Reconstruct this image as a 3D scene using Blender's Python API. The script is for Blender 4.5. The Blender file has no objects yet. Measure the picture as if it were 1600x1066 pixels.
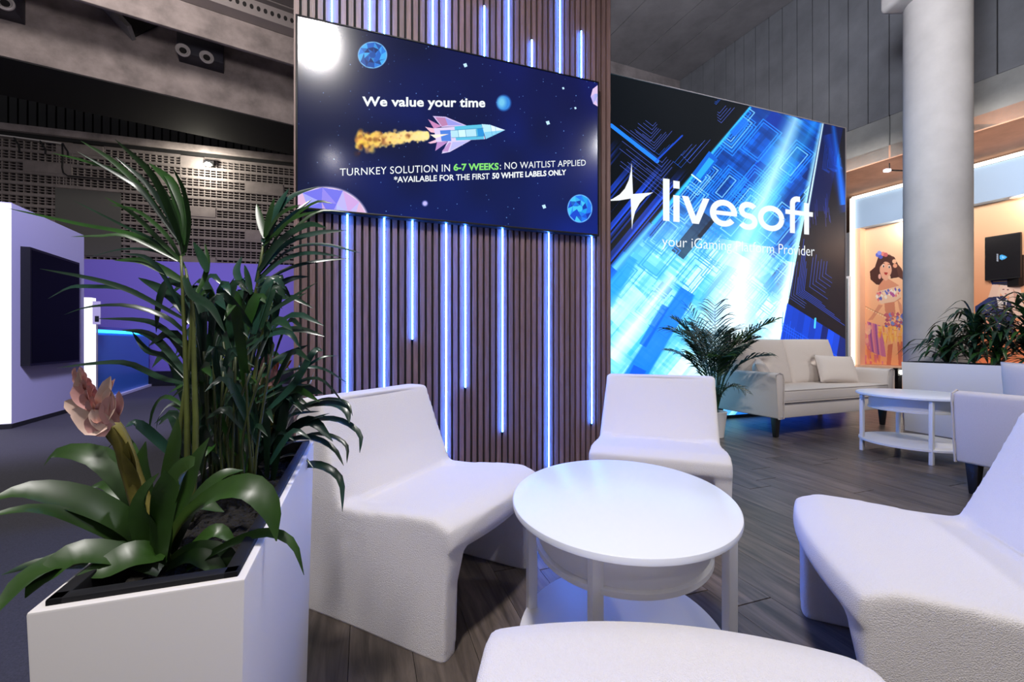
import bpy, bmesh, math, random
import numpy as np
from mathutils import Vector, Matrix

random.seed(7); RN = np.random.RandomState(11)
S = bpy.context.scene
COL = S.collection
PI = math.pi

# ------------------------------------------------------------------ camera
F = 670.0                      # focal length in pixels of a 1600 px wide frame
cam_d = bpy.data.cameras.new('camera'); cam = bpy.data.objects.new('camera', cam_d); COL.objects.link(cam)
cam.location = (0, 0, 1.0); cam.rotation_euler = (PI/2, 0, 0)
cam_d.sensor_width = 36; cam_d.lens = F/1600*36; cam_d.clip_start = 0.03; cam_d.clip_end = 200
S.camera = cam
S.view_settings.view_transform = 'Standard'; S.view_settings.look = 'None'
S.view_settings.exposure = 0.0; S.view_settings.gamma = 1.0; S.view_settings.use_curve_mapping = False

# ------------------------------------------------------------------ world and lamps
W = bpy.data.worlds.new('hall'); S.world = W; W.use_nodes = True
W.node_tree.nodes['Background'].inputs[0].default_value = (0.62, 0.60, 0.66, 1)
W.node_tree.nodes['Background'].inputs[1].default_value = 0.23

def spot(loc, target, power, col=(1, 1, 1), angle=70, radius=0.12, blend=0.6):
    d = bpy.data.lights.new('hall_or_fill_spot', 'SPOT'); d.energy = power; d.color = col
    d.spot_size = math.radians(angle); d.spot_blend = blend; d.shadow_soft_size = radius
    o = bpy.data.objects.new('hall_or_fill_spot', d); COL.objects.link(o); o.location = loc
    o.rotation_euler = (Vector(target)-Vector(loc)).to_track_quat('-Z', 'Y').to_euler()
    return o
def area(loc, target, power, sx, sy, col=(1, 1, 1)):
    d = bpy.data.lights.new('hall_area', 'AREA'); d.energy = power; d.color = col; d.shape = 'RECTANGLE'; d.size = sx; d.size_y = sy
    o = bpy.data.objects.new('hall_area', d); COL.objects.link(o); o.location = loc
    o.rotation_euler = (Vector(target)-Vector(loc)).to_track_quat('-Z', 'Y').to_euler()
    return o
spot((-0.52, -0.41, 5.0), (0.1, 1.6, 0.3), 760, (1, .95, .92), 120, .20)        # stage lamp over the camera
spot((0.70, -4.1, 5.0), (0.4, 2.0, 0.5), 120, (1, .95, .92), 40, .05)
spot((4.2, 0.6, 4.6), (1.2, 1.5, 0.2), 200, (.95, .95, 1), 80, .15)
spot((6.0, 2.6, 4.0), (3.6, 4.4, 0.3), 210, (1, .93, .86), 75, .15)
spot((-2.0, 1.5, 5.0), (-6.2, 5.8, 1.2), 2600, (.60, .58, 1), 60, .4)
spot((-1.5, 1.0, 4.2), (-5.0, 7.5, 7.0), 900, (1, .90, .88), 95, .5)         # unseen fill spots from here on, added to brighten beams, walls, ceiling and column
spot((1.5, 2.0, 4.6), (6.0, 8.0, 6.6), 760, (.86, .90, 1), 100, .5)
spot((2.2, 3.2, 4.7), (3.4, 8.5, 7.8), 420, (.9, .9, 1), 90, .4)
spot((3.2, 2.2, 4.6), (5.35, 5.40, 3.0), 260, (1, .95, .92), 90, .3)
spot((-6.0, 5.0, 7.5), (-9.5, 12.5, 5.5), 620, (1, .90, .84), 110, .4)

# ------------------------------------------------------------------ booth frame: u along the slatted wall, v away from the camera
CA, SA = .9452, .3264
def uv(u, v, z=0.0): return Vector((CA*u - SA*v, SA*u + CA*v, z))
ANG = math.atan2(SA, CA)
def at(x, y, Y): return Vector(((x-800)/F*Y, Y, 1+(533-y)/F*Y))            # photo point at depth Y
def ongnd(x, y, z=0): Y = (1-z)*F/(y-533); return Vector(((x-800)/F*Y, Y, z))

# ------------------------------------------------------------------ helpers
class MB:
    def __init__(s): s.v = []; s.f = []; s.uv = None
    def add(s, vs, fs):
        n = len(s.v); s.v += [tuple(p) for p in vs]; s.f += [tuple(i+n for i in f) for f in fs]; return s
    def box(s, x0, x1, y0, y1, z0, z1, M=None):
        vs = [Vector((x, y, z)) for z in (z0, z1) for y in (y0, y1) for x in (x0, x1)]
        if M is not None: vs = [M @ p for p in vs]
        return s.add(vs, [(0, 2, 3, 1), (4, 5, 7, 6), (0, 1, 5, 4), (2, 6, 7, 3), (0, 4, 6, 2), (1, 3, 7, 5)])
    def prism(s, poly, z0, z1):
        n = len(poly)
        vs = [(p[0], p[1], z0) for p in poly]+[(p[0], p[1], z1) for p in poly]
        return s.add(vs, [tuple(range(n))[::-1], tuple(range(n, 2*n))]+[(i, (i+1) % n, n+(i+1) % n, n+i) for i in range(n)])
    def tube(s, pts, rad, n=8, cap=True):
        pts = [Vector(p) for p in pts]; N = len(pts)
        rads = rad if hasattr(rad, '__len__') else [rad]*N
        vs = []; ref = Vector((.31, .21, .93))
        for i, p in enumerate(pts):
            t = (pts[min(i+1, N-1)]-pts[max(i-1, 0)]).normalized()
            a = t.cross(ref)
            if a.length < 1e-3: a = t.cross(Vector((1, 0, 0)))
            a.normalize(); b = t.cross(a)
            for k in range(n):
                an = 2*PI*k/n; vs.append(p+(a*math.cos(an)+b*math.sin(an))*rads[i])
        fs = [(i*n+k, i*n+(k+1) % n, (i+1)*n+(k+1) % n, (i+1)*n+k) for i in range(N-1) for k in range(n)]
        if cap: fs += [tuple(range(n))[::-1], tuple(range((N-1)*n, N*n))]
        return s.add(vs, fs)
    def lathe(s, prof, n=32, c=(0, 0, 0), sx=1, sy=1, rot=0):
        vs = []
        for r, z in prof:
            for k in range(n):
                a = 2*PI*k/n; x, y = r*sx*math.cos(a), r*sy*math.sin(a)
                vs.append((c[0]+x*math.cos(rot)-y*math.sin(rot), c[1]+x*math.sin(rot)+y*math.cos(rot), c[2]+z))
        m = len(prof)
        fs = [(i*n+k, i*n+(k+1) % n, (i+1)*n+(k+1) % n, (i+1)*n+k) for i in range(m-1) for k in range(n)]
        fs += [tuple(range(n))[::-1], tuple(range((m-1)*n, m*n))]
        return s.add(vs, fs)
    def leaf(s, pts, w, up, fold=.25, wp=None):
        """a blade along pts, widest near its middle, folded along its midrib"""
        pts = [Vector(p) for p in pts]; N = len(pts); vs = []
        for i, p in enumerate(pts):
            t = (pts[min(i+1, N-1)]-pts[max(i-1, 0)]).normalized()
            side = t.cross(up)
            side = side.normalized() if side.length > 1e-4 else Vector((1, 0, 0))
            nn = side.cross(t)
            q = i/(N-1)
            ww = w*.5*(wp(q) if wp else (math.sin(PI*min(1, .12+q*.88))**.7))
            if i == N-1: ww = w*.02
            vs += [p-side*ww+nn*ww*fold, p, p+side*ww+nn*ww*fold]
        fs = []
        for i in range(N-1):
            a = i*3; fs += [(a, a+1, a+4, a+3), (a+1, a+2, a+5, a+4)]
        return s.add(vs, fs)
    def build(s, name, mat, parent=None, smooth=False, bevel=0, loc=None, rot=None, seg=2):
        m = bpy.data.meshes.new(name); m.from_pydata(s.v, [], s.f); m.update()
        if bevel:
            b = bmesh.new(); b.from_mesh(m)
            ed = [e for e in b.edges if len(e.link_faces) == 2 and e.calc_face_angle(0) > .6]
            bmesh.ops.bevel(b, geom=ed, offset=bevel, segments=seg, affect='EDGES', profile=.5, clamp_overlap=True)
            b.to_mesh(m); b.free()
        bm = bmesh.new(); bm.from_mesh(m)
        if len(bm.faces) < 200000 and name not in ('leaf', 'frond', 'petal'): bmesh.ops.recalc_face_normals(bm, faces=bm.faces)
        bm.to_mesh(m); bm.free()
        return link(name, m, mat, parent, smooth or bool(bevel), loc, rot, sharp=bool(bevel) or smooth == 'auto')

def link(name, m, mat, parent=None, smooth=False, loc=None, rot=None, sharp=False):
    if mat is not None:
        m.materials.clear(); m.materials.append(mat)
    if smooth: m.polygons.foreach_set('use_smooth', [True]*len(m.polygons))
    if sharp:
        m.set_sharp_from_angle(angle=math.radians(40))
    o = bpy.data.objects.new(name, m); COL.objects.link(o)
    if parent is not None: o.parent = parent
    if loc is not None: o.location = loc
    if rot is not None: o.rotation_euler = (0, 0, rot) if not hasattr(rot, '__len__') else rot
    return o
def tag(o, label=None, cat=None, group=None, kind=None):
    if label: o['label'] = label
    if cat: o['category'] = cat
    if group: o['group'] = group
    if kind: o['kind'] = kind
    return o
def empty(name, loc=(0, 0, 0), rz=0, label=None, cat=None, group=None, kind=None):
    o = bpy.data.objects.new(name, None); COL.objects.link(o); o.location = loc; o.rotation_euler = (0, 0, rz); o.empty_display_size = .1
    return tag(o, label, cat, group, kind)
def copy_tree(o, parent=None):
    c = o.copy(); COL.objects.link(c)
    if parent: c.parent = parent
    for ch in list(o.children): copy_tree(ch, c)
    return c
def setloc(o, loc, rz): o.location = loc; o.rotation_euler = (0, 0, rz); return o

# ------------------------------------------------------------------ materials
def mat(name, col, rough=.5, metal=0., var=0., vscale=6., bump=0., bscale=60., bdist=.002, emit=None, estr=0., spec=.5,
        stretch=(1, 1, 1), col2=None, sheen=0., coat=0., trans=0.):
    m = bpy.data.materials.new(name); m.use_nodes = True; nt = m.node_tree; b = nt.nodes['Principled BSDF']
    b.inputs['Base Color'].default_value = (*col, 1); b.inputs['Roughness'].default_value = rough; b.inputs['Metallic'].default_value = metal
    b.inputs['Specular IOR Level'].default_value = spec
    if sheen: b.inputs['Sheen Weight'].default_value = sheen
    if coat: b.inputs['Coat Weight'].default_value = coat
    if trans: b.inputs['Transmission Weight'].default_value = trans
    if emit: b.inputs['Emission Color'].default_value = (*emit, 1); b.inputs['Emission Strength'].default_value = estr
    if var or bump or col2:
        tc = nt.nodes.new('ShaderNodeTexCoord'); mp = nt.nodes.new('ShaderNodeMapping'); nt.links.new(tc.outputs['Object'], mp.inputs[0])
        mp.inputs['Scale'].default_value = stretch
    if var or col2:
        n = nt.nodes.new('ShaderNodeTexNoise'); n.inputs['Scale'].default_value = vscale; n.inputs['Detail'].default_value = 6; n.inputs['Roughness'].default_value = .6
        nt.links.new(mp.outputs[0], n.inputs['Vector'])
        r = nt.nodes.new('ShaderNodeValToRGB'); r.color_ramp.elements[0].position = .32; r.color_ramp.elements[1].position = .68
        c2 = col2 or tuple(min(1, c*(1+var)) for c in col); c1 = col if col2 else tuple(c*(1-var) for c in col)
        r.color_ramp.elements[0].color = (*c1, 1); r.color_ramp.elements[1].color = (*c2, 1)
        nt.links.new(n.outputs['Fac'], r.inputs[0]); nt.links.new(r.outputs[0], b.inputs['Base Color'])
    if bump:
        n2 = nt.nodes.new('ShaderNodeTexNoise'); n2.inputs['Scale'].default_value = bscale; n2.inputs['Detail'].default_value = 3
        nt.links.new(mp.outputs[0], n2.inputs['Vector'])
        bp = nt.nodes.new('ShaderNodeBump'); bp.inputs['Strength'].default_value = bump; bp.inputs['Distance'].default_value = bdist
        nt.links.new(n2.outputs['Fac'], bp.inputs['Height']); nt.links.new(bp.outputs[0], b.inputs['Normal'])
    return m
def emis(name, col, st):
    m = bpy.data.materials.new(name); m.use_nodes = True; nt = m.node_tree; nt.nodes.clear()
    e = nt.nodes.new('ShaderNodeEmission'); e.inputs[0].default_value = (*col, 1); e.inputs[1].default_value = st
    o = nt.nodes.new('ShaderNodeOutputMaterial'); nt.links.new(e.outputs[0], o.inputs[0]); return m

M = {}
M['boucle'] = mat('boucle', (.84, .80, .79), .95, bump=.85, bscale=400, bdist=.004, sheen=.3, spec=.2)
M['linen'] = mat('linen', (.66, .60, .56), .9, var=.05, vscale=300, bump=.3, bscale=500, bdist=.001, spec=.2)
M['linen_pipe'] = mat('linen_piping', (.60, .54, .50), .9)
M['white'] = mat('white_lacquer_blue_lit', (.84, .87, .93), .34, spec=.5)  # white lacquer, the blue light's tint mixed into its colour
M['white_wood'] = mat('white_wood', (.76, .74, .72), .45)
M['planter'] = mat('planter_white', (.74, .71, .70), .5, bump=.1, bscale=200, bdist=.0005)
M['black'] = mat('black_plastic', (.008, .008, .010), .45, spec=.25)
M['matt_black'] = mat('matt_black', (.006, .006, .008), .8)
M['legblack'] = mat('black_wood', (.01, .009, .009), .4)
M['soil'] = mat('soil', (.010, .008, .006), .95, var=.6, vscale=40, bump=1, bscale=60, bdist=.02)
M['concrete'] = mat('concrete', (.26, .225, .22), .85, var=.38, vscale=1.8, bump=.25, bscale=14, bdist=.01)
M['concrete2'] = mat('concrete_blue_grey', (.17, .175, .19), .9, var=.14, vscale=2.2, bump=.4, bscale=50, bdist=.008)
M['concrete3'] = mat('concrete_pale', (.27, .27, .26), .9, var=.14, vscale=2.5, bump=.3, bscale=40, bdist=.006)
M['concrete_dark'] = mat('concrete_soffit', (.25, .24, .25), .9, var=.2, vscale=1.5, bump=.3, bscale=20, bdist=.006)
M['column'] = mat('column_plaster', (.50, .47, .45), .75, var=.08, vscale=3, bump=.12, bscale=30, bdist=.003)
M['block'] = mat('grille_block', (.24, .21, .205), .9, var=.18, vscale=2.5, bump=.3, bscale=30, bdist=.01)
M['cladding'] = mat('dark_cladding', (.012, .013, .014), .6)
M['void'] = mat('dark_void', (.012, .011, .012), .9)
M['orange'] = mat('warm_lit_soffit', (.50, .28, .19), .8, var=.15, vscale=2.5)  # concrete soffit with the orange light on it painted into the colour
M['fascia'] = mat('blue_fascia', (.36, .52, .74), .5)
M['peach'] = mat('peach_wall', (.92, .58, .40), .7)
M['carpet'] = mat('dark_carpet', (.055, .053, .064), .9, var=.25, vscale=180, bump=.4, bscale=400, bdist=.003, spec=.3)
M['lavender'] = mat('white_panel_blue_lit', (.55, .54, .74), .6)  # white panel, part of the blue light's lavender put into its colour
M['purple'] = mat('purple_wall', (.13, .10, .38), .55)
M['greypanel'] = mat('grey_panel', (.10, .10, .095), .8)
M['duct'] = mat('galvanised', (.32, .29, .29), .5, metal=.3)
M['deck'] = mat('roof_deck', (.20, .18, .18), .7, var=.1, vscale=4)
M['navy'] = mat('navy_box', (.012, .013, .028), .5)
M['ring'] = mat('nozzle_ring', (.55, .52, .52), .4)
M['leafA'] = mat('leaf_green', (.016, .060, .008), .36, var=.45, vscale=9, spec=.6)
M['leafB'] = mat('leaf_deep', (.010, .036, .017), .30, var=.5, vscale=7, spec=.7)
M['leafC'] = mat('leaf_blue_green', (.012, .045, .030), .30, var=.4, vscale=8, spec=.7)
M['brom'] = mat('bromeliad_leaf', (.018, .052, .006), .40, var=.5, vscale=5, spec=.6, stretch=(1, 1, 1))
M['cane'] = mat('cane', (.085, .105, .022), .45, var=.3, vscale=20)
M['cane_dark'] = mat('cane_dark', (.035, .048, .012), .5, var=.3, vscale=20)
M['stemy'] = mat('flower_stem', (.20, .17, .03), .5, var=.4, vscale=18)
M['petal'] = mat('pink_petal', (.72, .38, .35), .6, var=.22, vscale=16, bump=.2, bscale=60)
M['petal2'] = mat('cream_petal', (.78, .56, .46), .6, var=.2, vscale=16, bump=.2, bscale=60)
M['petal3'] = mat('orange_petal', (.85, .22, .06), .5)
M['led'] = emis('blue_led', (.045, .19, 1.0), 105)
M['ledw'] = emis('white_led', (1, .93, .80), 2.2)
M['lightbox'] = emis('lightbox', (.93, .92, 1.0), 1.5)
M['white_text'] = emis('white_text', (.92, .97, 1.0), 1.05)
M['green_text'] = emis('green_text', (.30, .95, .22), .9)
M['cyan_led'] = emis('cyan_led', (.03, .45, 1.0), 4)
M['lamp'] = emis('lamp_glow', (1, .96, .82), 30)
M['counter'] = mat('blue_counter', (.06, .22, .62), .35)
M['rim'] = mat('planter_liner', (.008, .008, .010), .6, spec=.25)

def wood_mat(name, c1, c2, axis_scale, seedoff=0, rough=.45, obj_random=True, bumpd=.0006):
    m = bpy.data.materials.new(name); m.use_nodes = True; nt = m.node_tree; b = nt.nodes['Principled BSDF']; L = nt.links
    tc = nt.nodes.new('ShaderNodeTexCoord'); mp = nt.nodes.new('ShaderNodeMapping'); mp.inputs['Scale'].default_value = axis_scale
    oi = nt.nodes.new('ShaderNodeObjectInfo'); ad = nt.nodes.new('ShaderNodeVectorMath'); ad.operation = 'ADD'
    cm = nt.nodes.new('ShaderNodeCombineXYZ'); mu = nt.nodes.new('ShaderNodeMath'); mu.operation = 'MULTIPLY'; mu.inputs[1].default_value = 37
    L.new(oi.outputs['Random'], mu.inputs[0])
    for i in range(3): L.new(mu.outputs[0], cm.inputs[i])
    L.new(tc.outputs['Object'], ad.inputs[0]); L.new(cm.outputs[0], ad.inputs[1]); L.new(ad.outputs[0], mp.inputs[0])
    n = nt.nodes.new('ShaderNodeTexNoise'); n.inputs['Scale'].default_value = 1; n.inputs['Detail'].default_value = 8; n.inputs['Roughness'].default_value = .65; n.inputs['Distortion'].default_value = .6
    L.new(mp.outputs[0], n.inputs['Vector'])
    r = nt.nodes.new('ShaderNodeValToRGB'); r.color_ramp.elements[0].position = .3; r.color_ramp.elements[1].position = .7
    r.color_ramp.elements[0].color = (*c1, 1); r.color_ramp.elements[1].color = (*c2, 1)
    L.new(n.outputs['Fac'], r.inputs[0])
    hs = nt.nodes.new('ShaderNodeHueSaturation'); mr = nt.nodes.new('ShaderNodeMapRange'); mr.inputs['To Min'].default_value = .8; mr.inputs['To Max'].default_value = 1.2
    L.new(oi.outputs['Random'], mr.inputs[0]); L.new(mr.outputs[0], hs.inputs['Value']); L.new(r.outputs[0], hs.inputs['Color'])
    L.new(hs.outputs[0], b.inputs['Base Color']); b.inputs['Roughness'].default_value = rough
    bp = nt.nodes.new('ShaderNodeBump'); bp.inputs['Strength'].default_value = .4; bp.inputs['Distance'].default_value = bumpd
    L.new(n.outputs['Fac'], bp.inputs['Height']); L.new(bp.outputs[0], b.inputs['Normal'])
    return m
M['slat'] = wood_mat('walnut_slat', (.105, .058, .052), (.235, .145, .130), (160, 160, 5), rough=.5)
M['plank'] = wood_mat('grey_oak', (.036, .028, .023), (.180, .142, .120), (24, 2.0, 1), rough=.38)

# ------------------------------------------------------------------ painted canvases for screens and prints
class Canvas:
    """pixels of a flat screen or print standing on a vertical plane; shapes are given where the photograph shows them"""
    def __init__(s, p0, p1, z0, z1, res, bg=(0, 0, 0)):
        s.p0, s.p1, s.z0, s.z1 = Vector(p0).to_2d(), Vector(p1).to_2d(), z0, z1
        L = (s.p1-s.p0).length; s.w = int(L*res); s.h = int((z1-z0)*res); s.L = L
        t = (np.arange(s.w)+.5)/s.w; X = s.p0.x+(s.p1.x-s.p0.x)*t; Y = s.p0.y+(s.p1.y-s.p0.y)*t
        zz = z0+(z1-z0)*(np.arange(s.h)+.5)/s.h
        s.X = np.broadcast_to(800+F*X/Y, (s.h, s.w)); s.Y = 533-F*(zz[:, None]-1)/Y[None, :]
        s.img = np.ones((s.h, s.w, 3), np.float32)*np.array(bg, np.float32)
    def _box(s, x0, x1, y0, y1):
        cx = np.where((s.X[0] >= x0) & (s.X[0] <= x1))[0]
        if len(cx) == 0: return None
        c0, c1 = cx[0], cx[-1]+1
        ry = np.where((s.Y[:, c0:c1].min(1) <= y1) & (s.Y[:, c0:c1].max(1) >= y0))[0]
        if len(ry) == 0: return None
        return slice(ry[0], ry[-1]+1), slice(c0, c1)
    def blend(s, sl, mask, col, a=1.):
        im = s.img[sl]; k = (mask*a)[..., None]; im[...] = im*(1-k)+np.array(col, np.float32)*k
    def add(s, sl, mask, col): s.img[sl] += mask[..., None]*np.array(col, np.float32)
    def poly(s, pts, col, a=1.):
        xs = [p[0] for p in pts]; ys = [p[1] for p in pts]; sl = s._box(min(xs)-1, max(xs)+1, min(ys)-1, max(ys)+1)
        if sl is None: return
        X, Y = s.X[sl], s.Y[sl]; ins = np.zeros(X.shape, bool); n = len(pts)
        for i in range(n):
            x0, y0 = pts[i]; x1, y1 = pts[(i+1) % n]
            if y0 == y1: continue
            ins ^= ((y0 > Y) != (y1 > Y)) & (X < (x1-x0)*(Y-y0)/(y1-y0)+x0)
        s.blend(sl, ins.astype(np.float32), col, a)
    def ell(s, cx, cy, rx, ry, col, a=1., soft=.1):
        k = 1+soft*3; sl = s._box(cx-rx*k-1, cx+rx*k+1, cy-ry*k-1, cy+ry*k+1)
        if sl is None: return
        d = np.hypot((s.X[sl]-cx)/rx, (s.Y[sl]-cy)/ry); s.blend(sl, np.clip((1+soft-d)/max(soft*2, 1e-3), 0, 1), col, a)
    def line(s, x0, y0, x1, y1, w, col, a=1., add=False, soft=.28):
        sl = s._box(min(x0, x1)-w*2-1, max(x0, x1)+w*2+1, min(y0, y1)-w*2-1, max(y0, y1)+w*2+1)
        if sl is None: return
        X, Y = s.X[sl], s.Y[sl]; dx, dy = x1-x0, y1-y0; l2 = dx*dx+dy*dy+1e-9
        t = np.clip(((X-x0)*dx+(Y-y0)*dy)/l2, 0, 1); d = np.hypot(X-x0-t*dx, Y-y0-t*dy)
        m = np.clip((w*.5+soft-d)/(2*soft), 0, 1)
        s.add(sl, m*a, col) if add else s.blend(sl, m, col, a)
    def image(s, name):
        im = bpy.data.images.new(name, s.w, s.h); px = np.ones((s.h, s.w, 4), np.float32); px[..., :3] = np.clip(s.img, 0, 1)
        im.pixels.foreach_set(px.ravel()); im.update(); im.pack(); return im
    def mesh(s, name, material, parent=None, off=0.0):
        d = (s.p1-s.p0).normalized(); n = Vector((d.y, -d.x))*off
        a, b = s.p0+n, s.p1+n
        m = bpy.data.meshes.new(name); m.from_pydata([(a.x, a.y, s.z0), (b.x, b.y, s.z0), (b.x, b.y, s.z1), (a.x, a.y, s.z1)], [], [(0, 1, 2, 3)])
        u = m.uv_layers.new(name='uv'); u.data.foreach_set('uv', [0, 0, 1, 0, 1, 1, 0, 1])
        return link(name, m, material, parent)
def img_mat(name, im, emit=0., rough=.5, diff=0.):
    m = bpy.data.materials.new(name); m.use_nodes = True; nt = m.node_tree; b = nt.nodes['Principled BSDF']
    t = nt.nodes.new('ShaderNodeTexImage'); t.image = im; u = nt.nodes.new('ShaderNodeUVMap'); u.uv_map = 'uv'; nt.links.new(u.outputs[0], t.inputs[0])
    b.inputs['Roughness'].default_value = rough; b.inputs['Base Color'].default_value = (.004, .004, .004, 1)
    if emit: nt.links.new(t.outputs[0], b.inputs['Emission Color']); b.inputs['Emission Strength'].default_value = emit
    if diff: nt.links.new(t.outputs[0], b.inputs['Base Color'])
    return m
def smooth_noise(shape, cells, rs):
    """bilinear value noise, shape (h, w)"""
    h, w = shape; gy, gx = cells; g = rs.rand(gy+2, gx+2).astype(np.float32)
    y = np.linspace(0, gy, h); x = np.linspace(0, gx, w); yi = y.astype(int); xi = x.astype(int); fy = (y-yi)[:, None]; fx = (x-xi)[None, :]
    fy = fy*fy*(3-2*fy); fx = fx*fx*(3-2*fx)
    a = g[yi][:, xi]; b_ = g[yi][:, xi+1]; c = g[yi+1][:, xi]; d = g[yi+1][:, xi+1]
    return (a*(1-fx)+b_*fx)*(1-fy)+(c*(1-fx)+d*fx)*fy

def text_mesh(s, bold=0., space=1.):
    c = bpy.data.curves.new('lettering', 'FONT'); c.body = s; c.size = 1; c.offset = bold; c.resolution_u = 4; c.space_character = space
    o = bpy.data.objects.new('tmp_text', c); COL.objects.link(o)
    dg = bpy.context.evaluated_depsgraph_get(); dg.update(); m = bpy.data.meshes.new_from_object(o.evaluated_get(dg))
    bpy.data.objects.remove(o); bpy.data.curves.remove(c); return m
def plane_hit(x, y, p, d):
    """point of the sight line through photo point (x, y) on the vertical plane through p along horizontal direction d"""
    dx = (x-800)/F; den = dx*d[1]-d[0]
    Y = (p[0]*d[1]-p[1]*d[0])/den
    return Vector((dx*Y, Y, 1+(533-y)/F*Y))
def put_text(s, bl, br, cap0, cap1, plane, material, parent, off=.004, bold=0., capref='H', space=1.):
    """lettering lying on a plane: baseline from bl to br, capital height cap0 px at the left and cap1 at the right"""
    m = text_mesh(s, bold, space); ref = text_mesh(capref, bold); capH = max(v.co.y for v in ref.vertices)
    x0 = min(v.co.x for v in m.vertices); x1 = max(v.co.x for v in m.vertices)
    p, d = plane; A = plane_hit(*bl, p, d); B = plane_hit(*br, p, d)
    A1 = plane_hit(bl[0], bl[1]-cap0, p, d); B1 = plane_hit(br[0], br[1]-cap1, p, d)
    n = Vector((d[1], -d[0], 0)).normalized()*off
    for v in m.vertices:
        t = (v.co.x-x0)/(x1-x0); h = v.co.y/capH
        q = A.lerp(B, t); q1 = A1.lerp(B1, t); v.co = q+(q1-q)*h+n
    return link('lettering', m, material, parent)

# ================================================================== STRUCTURE
# hall floor and booth floor
b = MB(); b.box(-30, 30, -12, 30, -.3, -.014); tag(b.build('floor', M['carpet']), 'dark grey carpet covering the hall aisle', kind='structure')
fl = empty('floor_wood', uv(0, 0), ANG, 'grey brown wood plank floor of the lounge', kind='structure')
MB().box(-.43, 9.4, -1.3, 5.6, -.014, -.009).build('underlay', M['matt_black'], fl)
pm = MB().box(-.094, .094, -.62, .62, -.009, 0.0); pmesh = None
pcount = 0; u = -.335; row = 0
while u < 9.4:
    v = -1.2-random.random()*1.2
    while v < 5.5:
        v0, v1 = max(v, -1.3), min(v+1.246, 5.6)
        if v1-v0 > .1 and u*.33+v*.945 > -.6 and abs((CA*u-SA*(v0+v1)/2)) < 1.35*max(.1, SA*u+CA*v1)+1.0:
            o = MB().box(-.0955, .0955, -(v1-v0)/2+.0008, (v1-v0)/2-.0008, -.009, 0.0).build('plank', M['plank'], fl, loc=(u, (v0+v1)/2, random.uniform(-.0004, 0))); pcount += 1
        v += 1.25
    u += .193; row += 1

# ---- slatted wall with strips in its gaps
WV = 3.05; WTOP = 4.7; PIT = .0469; U0 = -.4245; NS = 50
wb = empty('wall_back', uv(0, 0), ANG, 'walnut slatted feature wall with black gaps behind the television', kind='structure')
MB().box(U0, U0+NS*PIT, WV+.022, 4.30, 0, WTOP).build('backing', M['matt_black'], wb)
for i in range(NS):
    MB().box(-.0155, .0155, -.011, .011, 0, WTOP).build('slat', M['slat'], wb, loc=(U0+.0155+i*PIT, WV+.011, 0))
def gap(u): k = round((u-U0-.0155-PIT/2)/PIT); return U0+.0155+PIT/2+k*PIT
def zat(u, y):
    p = uv(u, WV-.004); return 1+(533-y)/F*p.y
under = [(-.101, None, 'leftmost, behind the plants'), (.138, None, 'second from the left, ending behind the left chair'), (.324, 532, 'shortest of the strips under the screen'),
         (.560, None, 'fourth from the left, running down behind the chair seat'), (.704, 607, 'fifth from the left, stopping half way down'), (.982, 676, 'stopping just above the round table'),
         (1.352, None, 'running down behind the round table'), (1.722, 663, 'rightmost, beside the far chair back')]
over = [(-.201, None, 'first from the left'), (.037, None, 'second from the left'), (.129, None, 'third from the left, closest beside the second'), (.459, None, 'fourth from the left'),
        (.555, None, 'fifth from the left'), (.839, 10, 'sixth from the left, starting just inside the frame'), (1.025, None, 'seventh from the left, running out of the top'),
        (1.214, 63, 'shortest of the strips over the screen'), (1.445, None, 'tall one third from the right end'), (1.633, 49, 'rightmost, short')]
def strip(u, z0, z1, label, grp):
    u = gap(u); t = empty('light_strip', uv(u, WV+.004), ANG, label, 'light strip', grp)
    z0 = max(z0, .02)
    MB().box(-.0060, .0060, -.010, .018, z0, z1).build('channel', M['black'], t)
    MB().tube([(0, -.016, z0+.008), (0, -.016, z1-.004)], .0052, 8).build('diffuser', M['led'], t, smooth='auto')
for u, y, s in under: strip(u, 0.0 if y is None else zat(u, y), 1.86, 'blue glowing strip under the television, '+s, 'blue light strips under the television')
for u, y, s in over: strip(u, 3.00, WTOP if y is None else zat(u, y), 'blue glowing strip above the television, '+s, 'blue light strips above the television')

# ================================================================== TELEVISION
TP = (uv(0, 2.993).x, uv(0, 2.993).y); TD = (CA, SA)
tv = empty('television', uv(-.406, 3.03), ANG, 'large wall television showing a rocket in space on the slatted wall', 'television')
TL, TR, TB, TT = -.406, 1.764, 1.833, 3.057
sc_ = Canvas(uv(TL+.012, 2.993), uv(TR-.012, 2.993), TB+.014, TT-.010, 620)
H_, W_ = sc_.h, sc_.w
gx = np.linspace(0, 1, W_)[None, :]; gy = np.linspace(0, 1, H_)[:, None]
base = np.stack([.012+.018*gy*.3+0*gx, .055+.035*gx*(1-gy)+.01*(1-gy), .24+.14*gx+.03*(1-gy)-.06*gy], -1).astype(np.float32)
nz = smooth_noise((H_, W_), (5, 9), RN)[..., None]; sc_.img = base*(.75+.5*nz)
sc_.ell(820, 300, 160, 60, (.01, .10, .36), .35, 1.)
for i in range(230):
    x, y = RN.uniform(465, 935), RN.uniform(30, 365); sc_.ell(x, y, RN.uniform(.4, .8), RN.uniform(.4, .8), (.5, .7, 1), RN.uniform(.3, .9), .4)
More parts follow.
